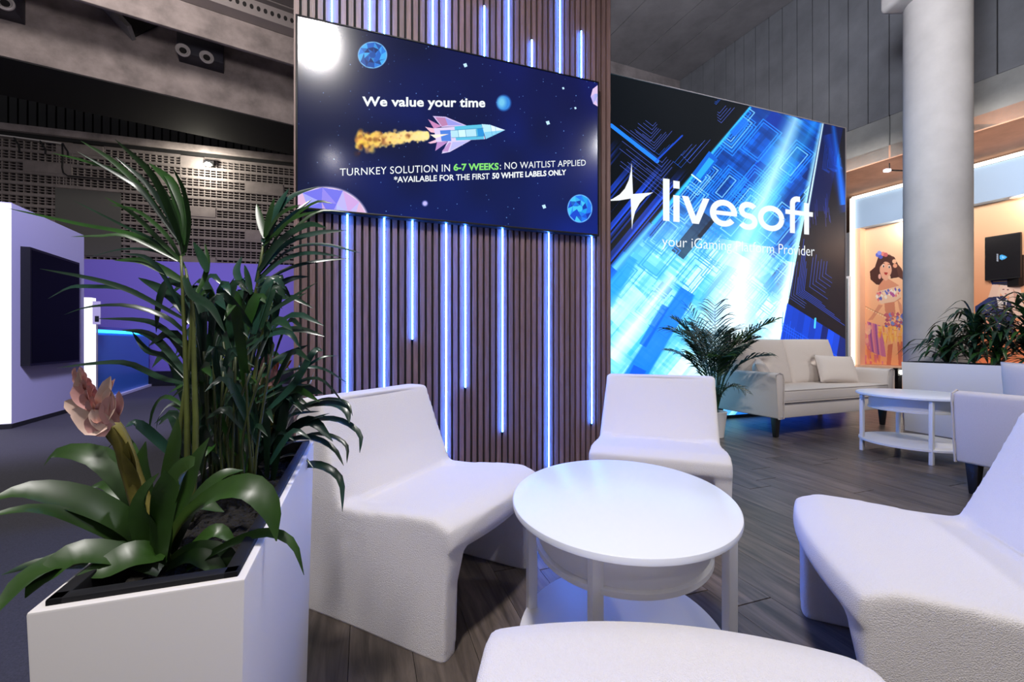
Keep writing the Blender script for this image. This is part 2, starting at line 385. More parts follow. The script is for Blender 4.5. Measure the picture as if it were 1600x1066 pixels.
def facet(cx, cy, rx, ry, pal, n=9, rings=(1., .62, .25), seed=1, rim=None):
    rs = np.random.RandomState(seed); pts = []
    if rim: sc_.ell(cx, cy, rx+1, ry+1, rim, 1, .03)
    for k, r in enumerate(rings):
        m = max(4, n-2*k); pts.append([(cx+rx*r*math.cos(2*PI*(j+.5*k)/m+.3), cy+ry*r*math.sin(2*PI*(j+.5*k)/m+.3)) for j in range(m)])
    sc_.poly(pts[0], pal[0])
    for k in range(len(rings)-1):
        A, B = pts[k], pts[k+1]
        for j in range(len(A)):
            q = A[j]; q2 = A[(j+1) % len(A)]; w = B[int(j*len(B)/len(A)) % len(B)]; w2 = B[(int(j*len(B)/len(A))+1) % len(B)]
            sh = pal[rs.randint(len(pal))]; sc_.poly([q, q2, w2, w], sh); sc_.poly([q, w, w2], pal[rs.randint(len(pal))], .7)
    sc_.poly(pts[-1], pal[rs.randint(len(pal))])
facet(582, 86, 22, 20, [(.10, .30, .62), (.16, .48, .85), (.25, .66, .95), (.07, .18, .42), (.12, .38, .75)], 11, seed=3, rim=(.45, .7, .9))
facet(906, 326, 18.5, 21, [(.08, .28, .80), (.12, .45, .92), (.10, .62, .90), (.06, .20, .65), (.25, .75, .95)], 11, seed=5, rim=(.4, .7, 1))
facet(938, 150, 15, 18, [(.72, .68, .92), (.85, .75, .9), (.62, .66, .9)], 9, seed=6)
facet(508, 352, 68, 59, [(.62, .56, .92), (.80, .64, .88), (.45, .45, .90), (.70, .72, .98), (.86, .70, .84)], 13, seed=8, rim=(.88, .80, .92))
sc_.ell(787, 161, 11, 12, (.20, .52, .85), 1, .18); sc_.ell(784, 160, 6, 8, (.50, .82, .92), .8, .5)
for x, y in [(502, 100), (727, 102), (856, 192), (850, 323), (880, 138), (899, 169)]:
    r = 3.4 if x < 860 else 2; sc_.poly([(x-r, y-r*.6), (x+r*.5, y-r), (x+r, y+r*.5), (x-r*.3, y+r)], (.75, .9, 1))
sc_.ell(664, 318, 4, 4, (.75, .72, 1), 1, .4)
# exhaust
rs = np.random.RandomState(4)
for i in range(520):
    t = rs.rand()**1.3; cx = 668-t*112; sp = 5+t*13; cy = 212+t*10+rs.randn()*sp*.45; r = rs.uniform(1.2, 3.4)*(1+.5*t)
    c = (1, .90-.25*t*rs.rand(), .55-.30*t+.15*rs.rand()); sc_.ell(cx, cy, r, r, c if rs.rand() > .28*t else (.35, .13, .08), .75-.35*t, .5)
# rocket
def rk(pts, c, a=1.): sc_.poly([(540+x/4, 130+y/4) for x, y in pts], c, a)
rk([(545, 205), (625, 210), (760, 266), (600, 275)], (.82, .74, .92)); rk([(560, 212), (622, 216), (640, 262), (602, 270)], (.72, .50, .68)); rk([(622, 216), (735, 262), (640, 264)], (.60, .60, .90))
rk([(515, 225), (602, 270), (552, 284)], (.78, .52, .72)); rk([(600, 440), (652, 430), (785, 356), (640, 362)], (.84, .80, .95)); rk([(600, 428), (648, 370), (660, 372), (640, 428)], (.74, .58, .80))
rk([(650, 424), (770, 362), (668, 368)], (.72, .72, .95)); rk([(560, 424), (572, 366), (642, 366)], (.72, .54, .78))
rk([(497, 273), (562, 284), (562, 312), (530, 306)], (.93, .72, .80)); rk([(515, 372), (566, 352), (566, 372), (530, 378)], (.93, .74, .84))
rk([(552, 282), (850, 258), (872, 350), (566, 368)], (.86, .80, .94)); rk([(590, 296), (655, 292), (660, 362), (600, 362)], (.30, .50, .86)); rk([(680, 270), (850, 258), (866, 350), (690, 358)], (.35, .74, .88))
rk([(655, 296), (815, 286), (820, 332), (662, 340)], (.70, .88, .95)); rk([(702, 292), (748, 289), (754, 336), (708, 338)], (.80, .94, 1)); rk([(822, 284), (862, 281), (866, 330), (828, 333)], (.16, .56, .84))
rk([(528, 322), (645, 318), (560, 344)], (1, .93, .86)); rk([(850, 256), (902, 260), (997, 293), (876, 350)], (.72, .90, .98)); rk([(905, 262), (997, 293), (915, 330)], (.86, .93, 1)); rk([(876, 350), (866, 306), (997, 293)], (.52, .80, .93))
for x in (702, 748, 815): sc_.line(540+x/4, 130+291/4, 540+x/4+1.5, 130+337/4, .5, (.2, .45, .6))
sc_.line(540+655/4, 130+296/4, 540+862/4, 130+281/4, .5, (.15, .4, .6)); sc_.line(540+662/4, 130+341/4, 540+866/4, 130+331/4, .5, (.15, .4, .6))
sc_.line(540+905/4, 130+260/4, 540+918/4, 130+333/4, .5, (.3, .6, .8)); sc_.line(540+935/4, 130+268/4, 540+942/4, 130+322/4, .4, (.3, .6, .8))
tvm = img_mat('television_picture', sc_.image('television_picture'), 1.15, .13)
o = sc_.mesh('screen', tvm); o.parent = tv; o.matrix_parent_inverse = (Matrix.Translation(tv.location) @ Matrix.Rotation(ANG, 4, 'Z')).inverted()
TVI = o.matrix_parent_inverse.copy()
fr = MB()
for (a0, a1, c0, c1) in ((TL, TR, TB, TB+.014), (TL, TR, TT-.010, TT), (TL, TL+.012, TB, TT), (TR-.012, TR, TB, TT)): fr.box(a0+.406, a1+.406, -.042, .018, c0, c1)
fr.build('bezel', M['black'], tv, bevel=.003)
MB().box(.0, TR+.406, -.034, .018, TB+.005, TT-.004).build('housing', M['black'], tv)
TPl = (TP, TD)
for args in [("We value your time", (566, 165.6), (758, 167.4), 14.5, 14.0, M['white_text'], .028, 1.02),
             ("TURNKEY SOLUTION IN", (531, 275), (703, 268), 11.3, 11.0, M['white_text'], .0, 1.05),
             ("6-7 WEEKS", (708.5, 266.6), (779, 265), 10.2, 10.2, M['green_text'], .03, 1.0),
             (": NO WAITLIST APPLIED", (781, 265), (915, 258.8), 10.6, 9.0, M['white_text'], .0, 1.05),
             ("*AVAILABLE FOR THE FIRST", (615.5, 285.4), (764.5, 279.8), 9, 8.8, M['white_text'], .014, 1.0),
             ("50 WHITE LABELS ONLY", (769, 279.4), (884.5, 273.2), 8.8, 8.0, M['white_text'], .032, 1.0)]:
    o = put_text(args[0], args[1], args[2], args[3], args[4], TPl, args[5], tv, .002, args[6], space=args[7]); o.matrix_parent_inverse = TVI

# ================================================================== VIDEO WALL
VV = 4.327; VL, VR, VTOP = 1.95, 6.64, 4.10
VP_ = (uv(0, VV), (CA, SA))
vw = empty('video_wall', uv(VL, VV), ANG, 'tall glowing blue video wall with white company lettering behind the sofa', 'video wall')
VWI = (Matrix.Translation(vw.location) @ Matrix.Rotation(ANG, 4, 'Z')).inverted()
cv = Canvas(uv(VL, VV), uv(VR, VV), .04, VTOP, 300, (.01, .03, .06))
X, Y = cv.X.astype(np.float32), cv.Y.astype(np.float32)
def side(x0, y0, x1, y1): return ((X-x0)*(y1-y0)-(Y-y0)*(x1-x0))/math.hypot(x1-x0, y1-y0)
dL = side(1171, 167, 1020, 350)          # >0 to the right of the left edge line
dR = side(1284, 193, 1219, 532)           # >0 to the right of the right edge line
rs = np.random.RandomState(21)
# oblique axes: a runs down-left along the beams, b runs down-right
xa = (-.635, .772); xb = (.80, .60); det = xa[0]*xb[1]-xa[1]*xb[0]
A_ = ((X-1180)*xb[1]-(Y-180)*xb[0])/det; B_ = (-(X-1180)*xa[1]+(Y-180)*xa[0])/det
def stripes(c, per, rs, n=1200, lo=-1500):
    v = rs.rand(n).astype(np.float32); i = np.clip(((c-lo)/per).astype(int), 0, n-1); return v[i]
mid = (dL > 0) & (dR < 0)
depth = np.clip((Y-330)/170, 0, 1); depth = depth*depth*(3-2*depth)
low = np.clip((Y-300+(X-1080)*-.15)/110, 0, 1)
# left dark region
img = cv.img; img[...] = (.008, .028, .05)
lf = dL <= 0
k = stripes(B_, 2.6, rs)*stripes(B_, 9, rs); fade = np.clip((Y-215-(X-960)*.42)/70, 0, 1)*np.clip(1.25-(Y-250)/260, .2, 1)
img[lf] += (fade*(k > .28)*k)[lf][:, None]*np.array((.12, .30, .95))*1.25
# middle region
s1 = stripes(A_, 4, rs); s2 = stripes(B_, 5, rs); s3 = stripes(B_, 17, rs); s4 = stripes(A_, 23, rs)
g = (.20+.35*s1*s3+.30*s2*s4)
top = np.stack([.01+.03*g, .10+.42*g, .30+.85*g], -1); bot = np.stack([.10+.85*g, .58+.55*g, .90+.2*g], -1)
mm = (top*(1-low[..., None])+bot*low[..., None]); img[mid] = mm[mid]
# region right
rg = dR >= 0
k2 = stripes(X*.97+Y*.24, 2.2, rs); img[rg] = (.055, .06, .10)
# random rectangles in oblique axes
def orect(a0, a1, b0, b1, col, al, m=None, outline=False):
    q = (A_ > a0) & (A_ < a1) & (B_ > b0) & (B_ < b1) & m
    if outline: q &= ~((A_ > a0+1.6) & (A_ < a1-1.6) & (B_ > b0+1.6) & (B_ < b1-1.6))
    img[q] = img[q]*(1-al)+np.array(col, np.float32)*al
for i in range(150):
    a0 = rs.uniform(-60, 620); b0 = rs.uniform(-330, 330); la = rs.uniform(15, 90); lb = rs.uniform(5, 40)
    deep = a0 > 190 or rs.rand() < .1
    if deep: c = [(.05, .42, .95), (.10, .65, .98), (.75, 1, 1), (.0, .30, .85), (.45, .9, 1), (.9, 1, 1), (.95, 1, 1)][rs.randint(7)]; al = rs.uniform(.25, .75)
    else: c = [(.01, .04, .10), (.02, .16, .55), (.05, .35, .85), (.0, .10, .35)][rs.randint(4)]; al = rs.uniform(.4, .85)
    orect(a0, a0+la, b0, b0+lb, c, al, mid)
for i in range(70):
    a0 = rs.uniform(-20, 330); b0 = rs.uniform(-120, 200)
    for j in range(rs.randint(2, 5)):
        orect(a0+j*4, a0+60-j*4, b0+j*4, b0+38-j*4, (.15, .55, 1) if rs.rand() < .7 else (.55, .85, 1), .7, mid, True)
# big blue diagonal bars and bright wedge seen low on the wall
def band(x0, y0, x1, y1, w0, w1, col, al, soft=3.):
    dx, dy = x1-x0, y1-y0; L2 = dx*dx+dy*dy; t = ((X-x0)*dx+(Y-y0)*dy)/L2; d = np.abs((X-x0)*dy-(Y-y0)*dx)/math.sqrt(L2)
    w = w0+(w1-w0)*np.clip(t, 0, 1); mk = np.clip((w/2+soft-d)/(2*soft), 0, 1)*((t >= 0) & (t <= 1.0)); q = (mk*al)[..., None]
    img[...] = img*(1-q)+np.array(col, np.float32)*q
band(1075, 455, 985, 600, 26, 34, (.05, .42, .96), .85, 1.5); band(1040, 478, 1004, 540, 12, 12, (.02, .30, .85), .6, 1)
band(985, 400, 940, 470, 26, 40, (.10, .55, .95), .8, 2); band(1018, 350, 930, 455, 10, 16, (.0, .30, .8), .7, 2)
band(1000, 575, 985, 605, 22, 22, (.05, .30, .85), .8, 1); band(1110, 430, 1090, 470, 14, 18, (.15, .65, 1), .6, 2)
band(1052, 430, 955, 560, 14, 24, (.90, 1, 1), .75, 8); band(1000, 455, 955, 500, 30, 30, (.85, 1, 1), .6, 12)
band(1195, 430, 1215, 470, 18, 20, (.1, .55, .95), .6, 2); band(1170, 490, 1185, 530, 16, 20, (.12, .6, .98), .5, 2)
# light beams
band(1244, 184, 1150, 420, 12, 64, (.50, .88, 1), .70, 16); band(1244, 184, 1160, 400, 4, 26, (.95, 1, 1), .55, 12)
band(1168, 380, 1130, 600, 50, 110, (.95, 1, 1), .85, 30); band(1274, 190, 1160, 400, 4, 16, (.25, .75, 1), .5, 8)
band(1286, 193, 1222, 520, 5, 26, (.72, .97, 1), .85, 4); band(1240, 410, 1205, 600, 22, 60, (.88, 1, 1), .85, 12); band(1173, 167, 1020, 350, 3, 7, (.20, .72, 1), .9, 1.5)
band(1020, 350, 960, 420, 6, 10, (.5, .9, 1), .7, 3)
q = (rg & (dR > 1))[..., None]; img[...] = np.where(q, np.array((.055, .06, .10), np.float32), img)
# nested chevrons: right hand dark part, and upper left
def chev(x, y, a, b_, la, lb, n, st, col, w=.9, al=.8, jit=.3):
    w *= .62
    for j in range(n):
        ox, oy = x+st[0]*j, y+st[1]*j; f = 1-j/n*.75; r1, r2 = 1-jit*rs.rand(), 1-jit*rs.rand()
        cv.line(ox, oy, ox+a[0]*la*f*r1, oy+a[1]*la*f*r1, w, col, al); cv.line(ox, oy, ox+b_[0]*lb*f*r2, oy+b_[1]*lb*f*r2, w, col, al)
up = (.12, -.99); dn = (.80, .55)
chev(1232, 464, up, dn, 85, 45, 4, (4, -1.5), (.25, .42, .95), .9); chev(1246, 458, up, dn, 90, 110, 5, (2.6, -1), (.15, .35, .95), 1.1)
chev(1265, 448, up, dn, 60, 38, 6, (5, -4), (.16, .40, 1), .9); chev(1229, 478, (.2, 0), dn, 2, 110, 3, (0, 3), (.1, .3, .9), 1)
for (x, y, n) in [(1285, 264, 4), (1293, 262, 6), (1303, 258, 5)]: chev(x, y, up, (.8, .5), 42, 16, n, (2.2, .4), (.15, .42, .95), .9)
for j in range(14): x = 1262+rs.rand()*36; y = 330+j*2.0; cv.line(x, y, x-1.5, y-26*rs.rand()-8, .7, (.22, .30, .75), .7)
q = rg & (Y > 475+(X-1232)*.62)
img[q] = (np.array((.01, .07, .28))+(stripes(X*.6+Y*.1, 6, rs)[q][:, None])*np.array((.02, .22, .62)))
chev(1224, 555, (.14, -.98), (.86, .5), 60, 60, 8, (4, -1.6), (.12, .38, .98), 1.1); chev(1222, 505, (.1, -1), (.86, .52), 20, 120, 3, (0, 5), (.12, .40, 1), 1.2)
cv.line(1274, 498, 1273, 512, 3, (.3, .8, 1), .9)
band(1302, 196, 1318, 320, 4, 9, (.10, .55, .98), .95, 3)
q = rg & (dR < 34) & (Y < 330); img[q] = img[q]*.5+np.array((.01, .10, .42))*.5
band(1286, 193, 1262, 330, 2, 3, (.85, .98, 1), .9, 1)
band(1294, 210, 1325, 330, 10, 18, (.03, .25, .75), .55, 6)
b1 = (.635*.95, -.772*.9); b2 = (-.80, -.62)
for (cx, cy, la, lb, n, st) in [(1027, 252, 42, 88, 3, (1.3, -5)), (1016, 221, 28, 38, 5, (1, -6)), (1022, 237, 50, 70, 4, (0, -4.6)), (1032, 282, 40, 110, 5, (.6, -7)), (1038, 312, 30, 120, 5, (0, -7)), (1064, 262, 60, 8, 3, (-5, -4)), (1078, 255, 65, 6, 4, (-4, -4)), (1127, 192, 42, 10, 4, (-1, -5)), (1119, 163, 12, 4, 2, (0, -3))]:
    chev(cx, cy, b1, b2, la, lb, n, st, (.35, .45, .95) if n > 3 else (.12, .40, .95), .9, .85)
cv.line(955, 196, 1027, 252, 6, (.12, .50, .98), .9); cv.line(1024, 253, 1066, 212, 2.5, (.1, .3, .85), .8); cv.line(1095, 160, 1080, 170, .1, (0, 0, 0))
cv.poly([(1081, 272), (1094, 285), (1122, 250), (1108, 236)], (.05, .34, .75)); cv.poly([(1087, 274), (1094, 280), (1116, 252), (1108, 246)], (.18, .70, .95), .7); cv.line(1081, 273, 1095, 284, 2.2, (.75, .98, 1))
cv.poly([(1140, 206), (1148, 214), (1170, 192), (1162, 184)], (.08, .40, .85), .8)
cv.img = img
vm = img_mat('video_wall_picture', cv.image('video_wall_picture'), 1.55, .35)
o = cv.mesh('screen', vm, vw); o.matrix_parent_inverse = VWI
MB().box(0, VR-VL, .004, .30, .03, VTOP).build('cabinet', M['matt_black'], vw)
MB().box(0, VR-VL, -.004, .30, 0, .034).build('plinth', M['matt_black'], vw)
MB().box(VR-VL, VR-VL+.012, -.006, .30, 0, VTOP+.01).build('edge_trim', M['duct'], vw)
MB().box(0, VR-VL, -.006, .30, VTOP, VTOP+.012).build('edge_trim', M['duct'], vw)
# lettering "livesoft": rounded sans letters as strokes with thickness, in cap units (x-height .66)
def livesoft():
    bm_ = MB(); T = .145
    def quad(pts): bm_.add([(p[0], p[1], 0) for p in pts], [tuple(range(len(pts)))])
    def stroke(pts, t=T):
        n = len(pts); L_, R_ = [], []
        for i, p in enumerate(pts):
            a = pts[max(i-1, 0)]; c = pts[min(i+1, n-1)]; dx, dy = c[0]-a[0], c[1]-a[1]; l = math.hypot(dx, dy); nx, ny = -dy/l*t/2, dx/l*t/2
            L_.append((p[0]+nx, p[1]+ny)); R_.append((p[0]-nx, p[1]-ny))
        for i in range(n-1): quad([L_[i], L_[i+1], R_[i+1], R_[i]])
    def arc(cx, cy, rx, ry, a0, a1, n=20): return [(cx+rx*math.cos(math.radians(a0+(a1-a0)*i/n)), cy+ry*math.sin(math.radians(a0+(a1-a0)*i/n))) for i in range(n+1)]
    h = T/2; xh = .665; r = (xh-T)/2+.005; cy = xh/2; x = 0
    quad([(x, 0), (x+T, 0), (x+T, 1), (x, 1)]); x += T+.085
    quad([(x, 0), (x+T, 0), (x+T, xh-.03), (x, xh-.03)]); quad([(x, .80), (x+T, .80), (x+T, .98), (x, .98)]); x += T+.05
    quad([(x, xh-.02), (x+T*1.06, xh-.02), (x+.33+.02, .12), (x+.33, 0), (x+.24, 0)]); quad([(x+.24, 0), (x+.40, 0), (x+.655, xh-.02), (x+.50, xh-.02), (x+.31, .14)]); x += .665
    rx = .27
    c0 = x+rx+h; stroke(arc(c0, cy, rx, r, -38, -90, 8)+arc(c0, cy, rx, r, -100, -358, 34)); quad([(c0-rx, cy-T*.36), (c0+rx+h*.9, cy-T*.36), (c0+rx+h*.9, cy+T*.36), (c0-rx, cy+T*.36)]); x = c0+rx+h+.04
    c0 = x+.24; rr = r/2+.012; stroke(arc(c0, cy+rr, .19, rr, 30, 90, 8)+arc(c0, cy+rr, .17, rr, 100, 262, 16)+[(c0+.02, cy)]+arc(c0, cy-rr, .18, rr, 80, -90, 16)+arc(c0, cy-rr, .20, rr, -100, -152, 8)); x += .50
    c0 = x+.29+h; stroke(arc(c0, cy, .29, r, 0, 360, 44)); x = c0+.29+h+.03
    quad([(x+.13, 0), (x+.13+T, 0), (x+.13+T, .78), (x+.13, .78)]); stroke([(x+.13+h, .76)]+arc(x+.13+h+.14, .80, .14, .135, 180, 90, 10)+[(x+.42, .935)]); quad([(x, .50), (x+.80, .50), (x+.80, .50+T*.86), (x, .50+T*.86)])
    quad([(x+.54, 0), (x+.54+T, 0), (x+.54+T, .86), (x+.54, .86)])
    return bm_, x+.80
lb, LW = livesoft()
p, d = VP_; A0 = plane_hit(1035.5, 345, p, d); A1 = plane_hit(1035.5, 279, p, d); B0 = plane_hit(1269.5, 367.5, p, d); B1 = plane_hit(1269.5, 311, p, d)
nn = Vector((SA, -CA, 0))*.006
def lettermap(q):
    t = q[0]/LW; P0 = A0.lerp(B0, t); P1 = A1.lerp(B1, t); return P0+(P1-P0)*q[1]+nn
lb.v = [tuple(lettermap(q)) for q in lb.v]
o = lb.build('lettering', M['white_text'], vw); o.matrix_parent_inverse = VWI
o = put_text('your iGaming Platform Provider', (1034, 384.5), (1272, 400.5), 15.5, 15.5, VP_, M['white_text'], vw, .006, -.006, space=1.0); o.matrix_parent_inverse = VWI
st = [(986.5, 255)]+[(986.5-(29.5*(i/8)**2.4) if i else 986.5, 255+58*(1-(1-i/8)**1.6)*.97) for i in range(1, 9)]
st = [(986.5, 255), (985.2, 268), (982, 282), (976, 295), (968, 304), (957, 311), (947, 314.5), (967, 313.5), (985, 310.5), (987, 359), (988.5, 345), (992, 331), (999, 318), (1008, 308), (1020, 301), (1004, 302.3), (988.5, 303.5)]
pts = [plane_hit(x, y, *VP_)+nn for x, y in st]
cen = plane_hit(986.8, 307, *VP_)+nn
sb = MB(); sb.add([cen]+pts, [(0, i+1, (i+1) % len(pts)+1) for i in range(len(pts))])
o = sb.build('star_logo', M['white_text'], vw); o.matrix_parent_inverse = VWI

# ================================================================== RIGHT SIDE OF THE HALL
def wallbox(p0, p1, z0, z1, th, name, m, parent=None, **k):
    """box standing on the ground line p0-p1, thickness th away from the camera side (to the left normal when th>0)"""
    p0 = Vector(p0).to_2d(); p1 = Vector(p1).to_2d(); d = (p1-p0).normalized(); n = Vector((-d.y, d.x))*th
    b = MB(); vs = [(*q, z) for z in (z0, z1) for q in (p0, p1, p1+n, p0+n)]
    b.add(vs, [(0, 3, 2, 1), (4, 5, 6, 7), (0, 1, 5, 4), (1, 2, 6, 5), (2, 3, 7, 6), (3, 0, 4, 7)]); return b.build(name, m, parent, **k)
RP = Vector((6.08, 7.80)); RD = Vector((.94, -1.92)).normalized()          # precast wall line, runs towards the camera
def rw(x): h = plane_hit(x, 533, RP, RD); return Vector((h.x, h.y))
joints = [1062, 1080, 1098, 1116, 1134, 1148, 1162, 1180, 1201, 1222, 1245, 1269, 1295, 1325, 1356, 1389, 1425, 1466, 1509, 1558, 1612, 1675]
wr = empty('wall_right', (0, 0, 0), 0, 'dark blue grey precast concrete panel wall high on the right', kind='structure')
for i in range(len(joints)-1):
    a, c = rw(joints[i]), rw(joints[i+1]); dd = (c-a).normalized()*.006
    o = wallbox(a+dd, c-dd, 4.80, 8.4, .25+random.uniform(-.006, .006), 'panel', M['concrete2'], wr, bevel=.006, seg=1)
wallbox(rw(1062)+Vector((.03, .0)), rw(1675)+Vector((.03, 0)), 4.8, 8.4, .15, 'joint_backing', M['void'], wr)
bj = [1180, 1290, 1390, 1512, 1675]
lo = empty('wall_right_lower', (0, 0, 0), 0, 'pale concrete band beneath the dark panel wall', kind='structure')
for i in range(len(bj)-1):
    a, c = rw(bj[i]), rw(bj[i+1]); dd = (c-a).normalized()*.005; n = Vector((RD.y, -RD.x))*.05
    wallbox(a+dd, c-dd, 4.08, 4.80, .3, 'panel', M['concrete3'], lo, bevel=.008, seg=1)
# soffit behind the band (seen from below, warm light painted into its colour) and end wall + ceiling
a, c = rw(1100), rw(1690); n = Vector((-RD.y, RD.x))*-1
sof = MB(); far = Vector((-RD.y, RD.x))*5.0
if far.x < 0: far = -far
vs = [(*a, 4.07), (*c, 4.07), (*(c+far), 4.07), (*(a+far), 4.07), (*a, 4.30), (*c, 4.30), (*(c+far), 4.30), (*(a+far), 4.30)]
sof.add(vs, [(0, 1, 2, 3), (4, 7, 6, 5), (0, 4, 5, 1), (1, 5, 6, 2), (2, 6, 7, 3), (3, 7, 4, 0)])
tag(sof.build('ceiling_soffit', M['orange']), 'concrete soffit over the poster wall, tinted with painted warm light', kind='structure')
ce = empty('ceiling', (0, 0, 0), 0, 'sloping grey concrete roof slabs above the video wall', kind='structure')
far0 = rw(1062); ed = Vector((math.cos(math.radians(22)), math.sin(math.radians(22))))
# ceiling slab pieces between seams, each runs along the panel wall direction
offs = [0, .95, 1.65, 2.7, 3.9, 5.4]
for i in range(len(offs)-1):
    q0 = far0-ed*(offs[i]+.012); q1 = far0-ed*(offs[i+1]-.012); L_ = RD*9.0
    bb = MB(); vs = [(*q0, 7.82), (*q1, 7.82), (*(q1+L_), 7.95), (*(q0+L_), 7.95)]; bb.add(vs+[(x, y, z+.25) for x, y, z in vs], [(0, 3, 2, 1), (4, 5, 6, 7), (0, 1, 5, 4), (1, 2, 6, 5), (2, 3, 7, 6), (3, 0, 4, 7)])
    bb.build('slab', M['concrete_dark'], ce)
bb = MB(); q0 = far0; q1 = far0-ed*6; L_ = RD*9
vs = [(*q0, 7.9), (*q1, 7.9), (*(q1+L_), 8.03), (*(q0+L_), 8.03)]; bb.add(vs+[(x, y, z+.3) for x, y, z in vs], [(0, 3, 2, 1), (4, 5, 6, 7), (0, 1, 5, 4), (1, 2, 6, 5), (2, 3, 7, 6), (3, 0, 4, 7)]); bb.build('seam_backing', M['void'], ce)
tag(wallbox(far0-ed*7, far0+ed*.2, 3.5, 7.82, .3, 'wall_end', M['concrete'], None), 'concrete end wall above the video wall', kind='structure')
# column
cc = Vector((5.35, 5.40)); co = empty('column', (cc.x, cc.y, 0), 0, 'round white plastered column behind the planter', kind='structure')
MB().lathe([(.318, 0), (.318, 1.6), (.318, 3.6), (.318, 7.9)], 64).build('shaft', M['column'], co, smooth='auto')
MB().box(-.52, -.16, -.25, .25, 5.28, 5.62).build('bracket', M['column'], co, bevel=.06, seg=4)

# ---- poster wall with niche
PP = Vector((7.19, 9.0)); PD = Vector((.41, -.911)).normalized()
pw = empty('wall_poster', (0, 0, 0), 0, 'pale blue fascia and peach niche wall with posters', kind='structure')
inn = Vector((-PD.y, PD.x));  inn = inn if inn.x > 0 else -inn            # away from the viewer
def pl(t, off=0.): q = PP+PD*t+inn*off; return Vector((q.x, q.y))
def quadbox(p0, p1, p2, p3, z0, z1, name, m, parent, **k):
    vs = [(*q, z0) for q in (p0, p1, p2, p3)]+[(*q, z1) for q in (p0, p1, p2, p3)]
    return MB().add(vs, [(0, 3, 2, 1), (4, 5, 6, 7), (0, 1, 5, 4), (1, 2, 6, 5), (2, 3, 7, 6), (3, 0, 4, 7)]).build(name, m, parent, **k)
ZF = 1+(533-358)/F*9.0
quadbox(pl(0), pl(4.2), pl(4.2, .34), pl(0, .34), ZF, 3.96, 'fascia', M['fascia'], pw)
quadbox(pl(.0), pl(.10), pl(.10, .34), pl(0, .34), 0, ZF, 'jamb', M['peach'], pw)
quadbox(pl(.10, .20), pl(4.2, .20), pl(4.2, .34), pl(.10, .34), 0, ZF, 'niche_back', M['peach'], pw)
quadbox(pl(.0, 0), pl(4.2, 0), pl(4.2, .20), pl(.0, .20), 0, .50, 'niche_sill', M['peach'], pw)
ls = empty('light_strip', (PP.x, PP.y, 0), 0, 'white glowing strip edging the pale blue fascia and its left jamb', 'light strip')
def tubew(pts, r, name, m, par):
    o = MB().tube([Vector(q)-Vector((PP.x, PP.y, 0)) for q in pts], r, 8).build(name, m, par, smooth='auto'); return o
q0 = pl(-.02, -.04); q1 = pl(4.2, -.04)
tubew([(*q0, 3.99), (*q1, 3.99)], .035, 'top_tube', M['ledw'], ls); tubew([(*q0, .2), (*q0, 3.99)], .045, 'side_tube', M['ledw'], ls)
# posters: generic festival dancer and generic uniformed woman, drawn flat
PN = pl(0, .19)
def poster_canvas(x0, x1, z0, z1, res): return Canvas((*plane_hit(x0, 533, PN, PD).to_2d(),), (*plane_hit(x1, 533, PN, PD).to_2d(),), z0, z1, res)
c1 = poster_canvas(1347, 1462, .52, 3.34, 240)
h_, w_ = c1.h, c1.w; gy = np.linspace(0, 1, h_)[:, None, None]
c1.img[...] = np.array((.97, .66, .44))*(1-gy)+np.array((1., .87, .74))*gy
def T(x, y): return (1330+x/4.44, 350+y/4.44)
def pg(pts, col, a=1.): c1.poly([T(*q) for q in pts], col, a)
def el(x, y, rx, ry, col, a=1.): c1.ell(*T(x, y), rx/4.44, ry/4.44, col, a, .06)
rs = np.random.RandomState(5)
for i in range(60):      # feathery train
    x = rs.uniform(40, 230); y = rs.uniform(700, 980); s = rs.uniform(12, 34)
    col = [(.93, .52, .36), (.86, .42, .50), (.96, .66, .40), (.90, .50, .62), (.78, .38, .58)][rs.randint(5)]
    pg([(x-s*.5, y-s), (x+s*.4, y-s*.7), (x+s*.2, y+s*1.6), (x-s*.2, y+s)], col, .85)
for i in range(7):
    x = 112+i*13; pg([(x, 676+i*4), (x+15, 682+i*4), (x+46, 800+i*12), (x+52, 900+i*4), (x+20, 880+i*6), (x+6, 780)], [(.82, .46, .62), (.62, .36, .62), (.90, .56, .60)][i % 3])
for i in range(16):
    x = rs.uniform(60, 130); y = rs.uniform(710, 830); el(x, y, rs.uniform(10, 22), rs.uniform(14, 30), [(.96, .72, .62), (.90, .55, .58), (.97, .80, .66)][rs.randint(3)], .8)
pg([(255, 840), (290, 830), (275, 990), (245, 990)], (.84, .46, .34)); pg([(320, 820), (358, 815), (350, 990), (330, 990)], (.82, .44, .33))
pg([(355, 340), (300, 230), (240, 205), (190, 225), (165, 300), (130, 330), (135, 385), (175, 420), (240, 430), (270, 380), (330, 370), (420, 400)], (.30, .16, .14)); pg([(330, 370), (300, 240), (260, 205), (350, 310), (380, 400)], (.38, .22, .18))
pg([(225, 385), (265, 385), (330, 425), (345, 520), (300, 545), (215, 520), (185, 470), (190, 430)], (.88, .60, .47))
pg([(228, 500), (300, 530), (310, 650), (255, 660), (235, 600)], (.84, .54, .42)); pg([(190, 560), (220, 565), (150, 665), (115, 670), (140, 640)], (.88, .60, .47)); pg([(320, 520), (350, 560), (362, 640), (340, 620)], (.88, .60, .47))
pg([(175, 470), (330, 430), (350, 505), (300, 540), (210, 555), (170, 520)], (.95, .80, .68))
for i in range(46):
    t = rs.rand(); x = 170+170*t; y = 505-45*t+rs.uniform(-22, 26); s = rs.uniform(7, 14); col = [(.40, .42, .78), (.93, .52, .50), (.97, .86, .72), (.72, .36, .62), (.98, .94, .88)][rs.randint(5)]
    pg([(x-s, y), (x, y-s), (x+s*.7, y+s*.4), (x, y+s*1.5)], col)
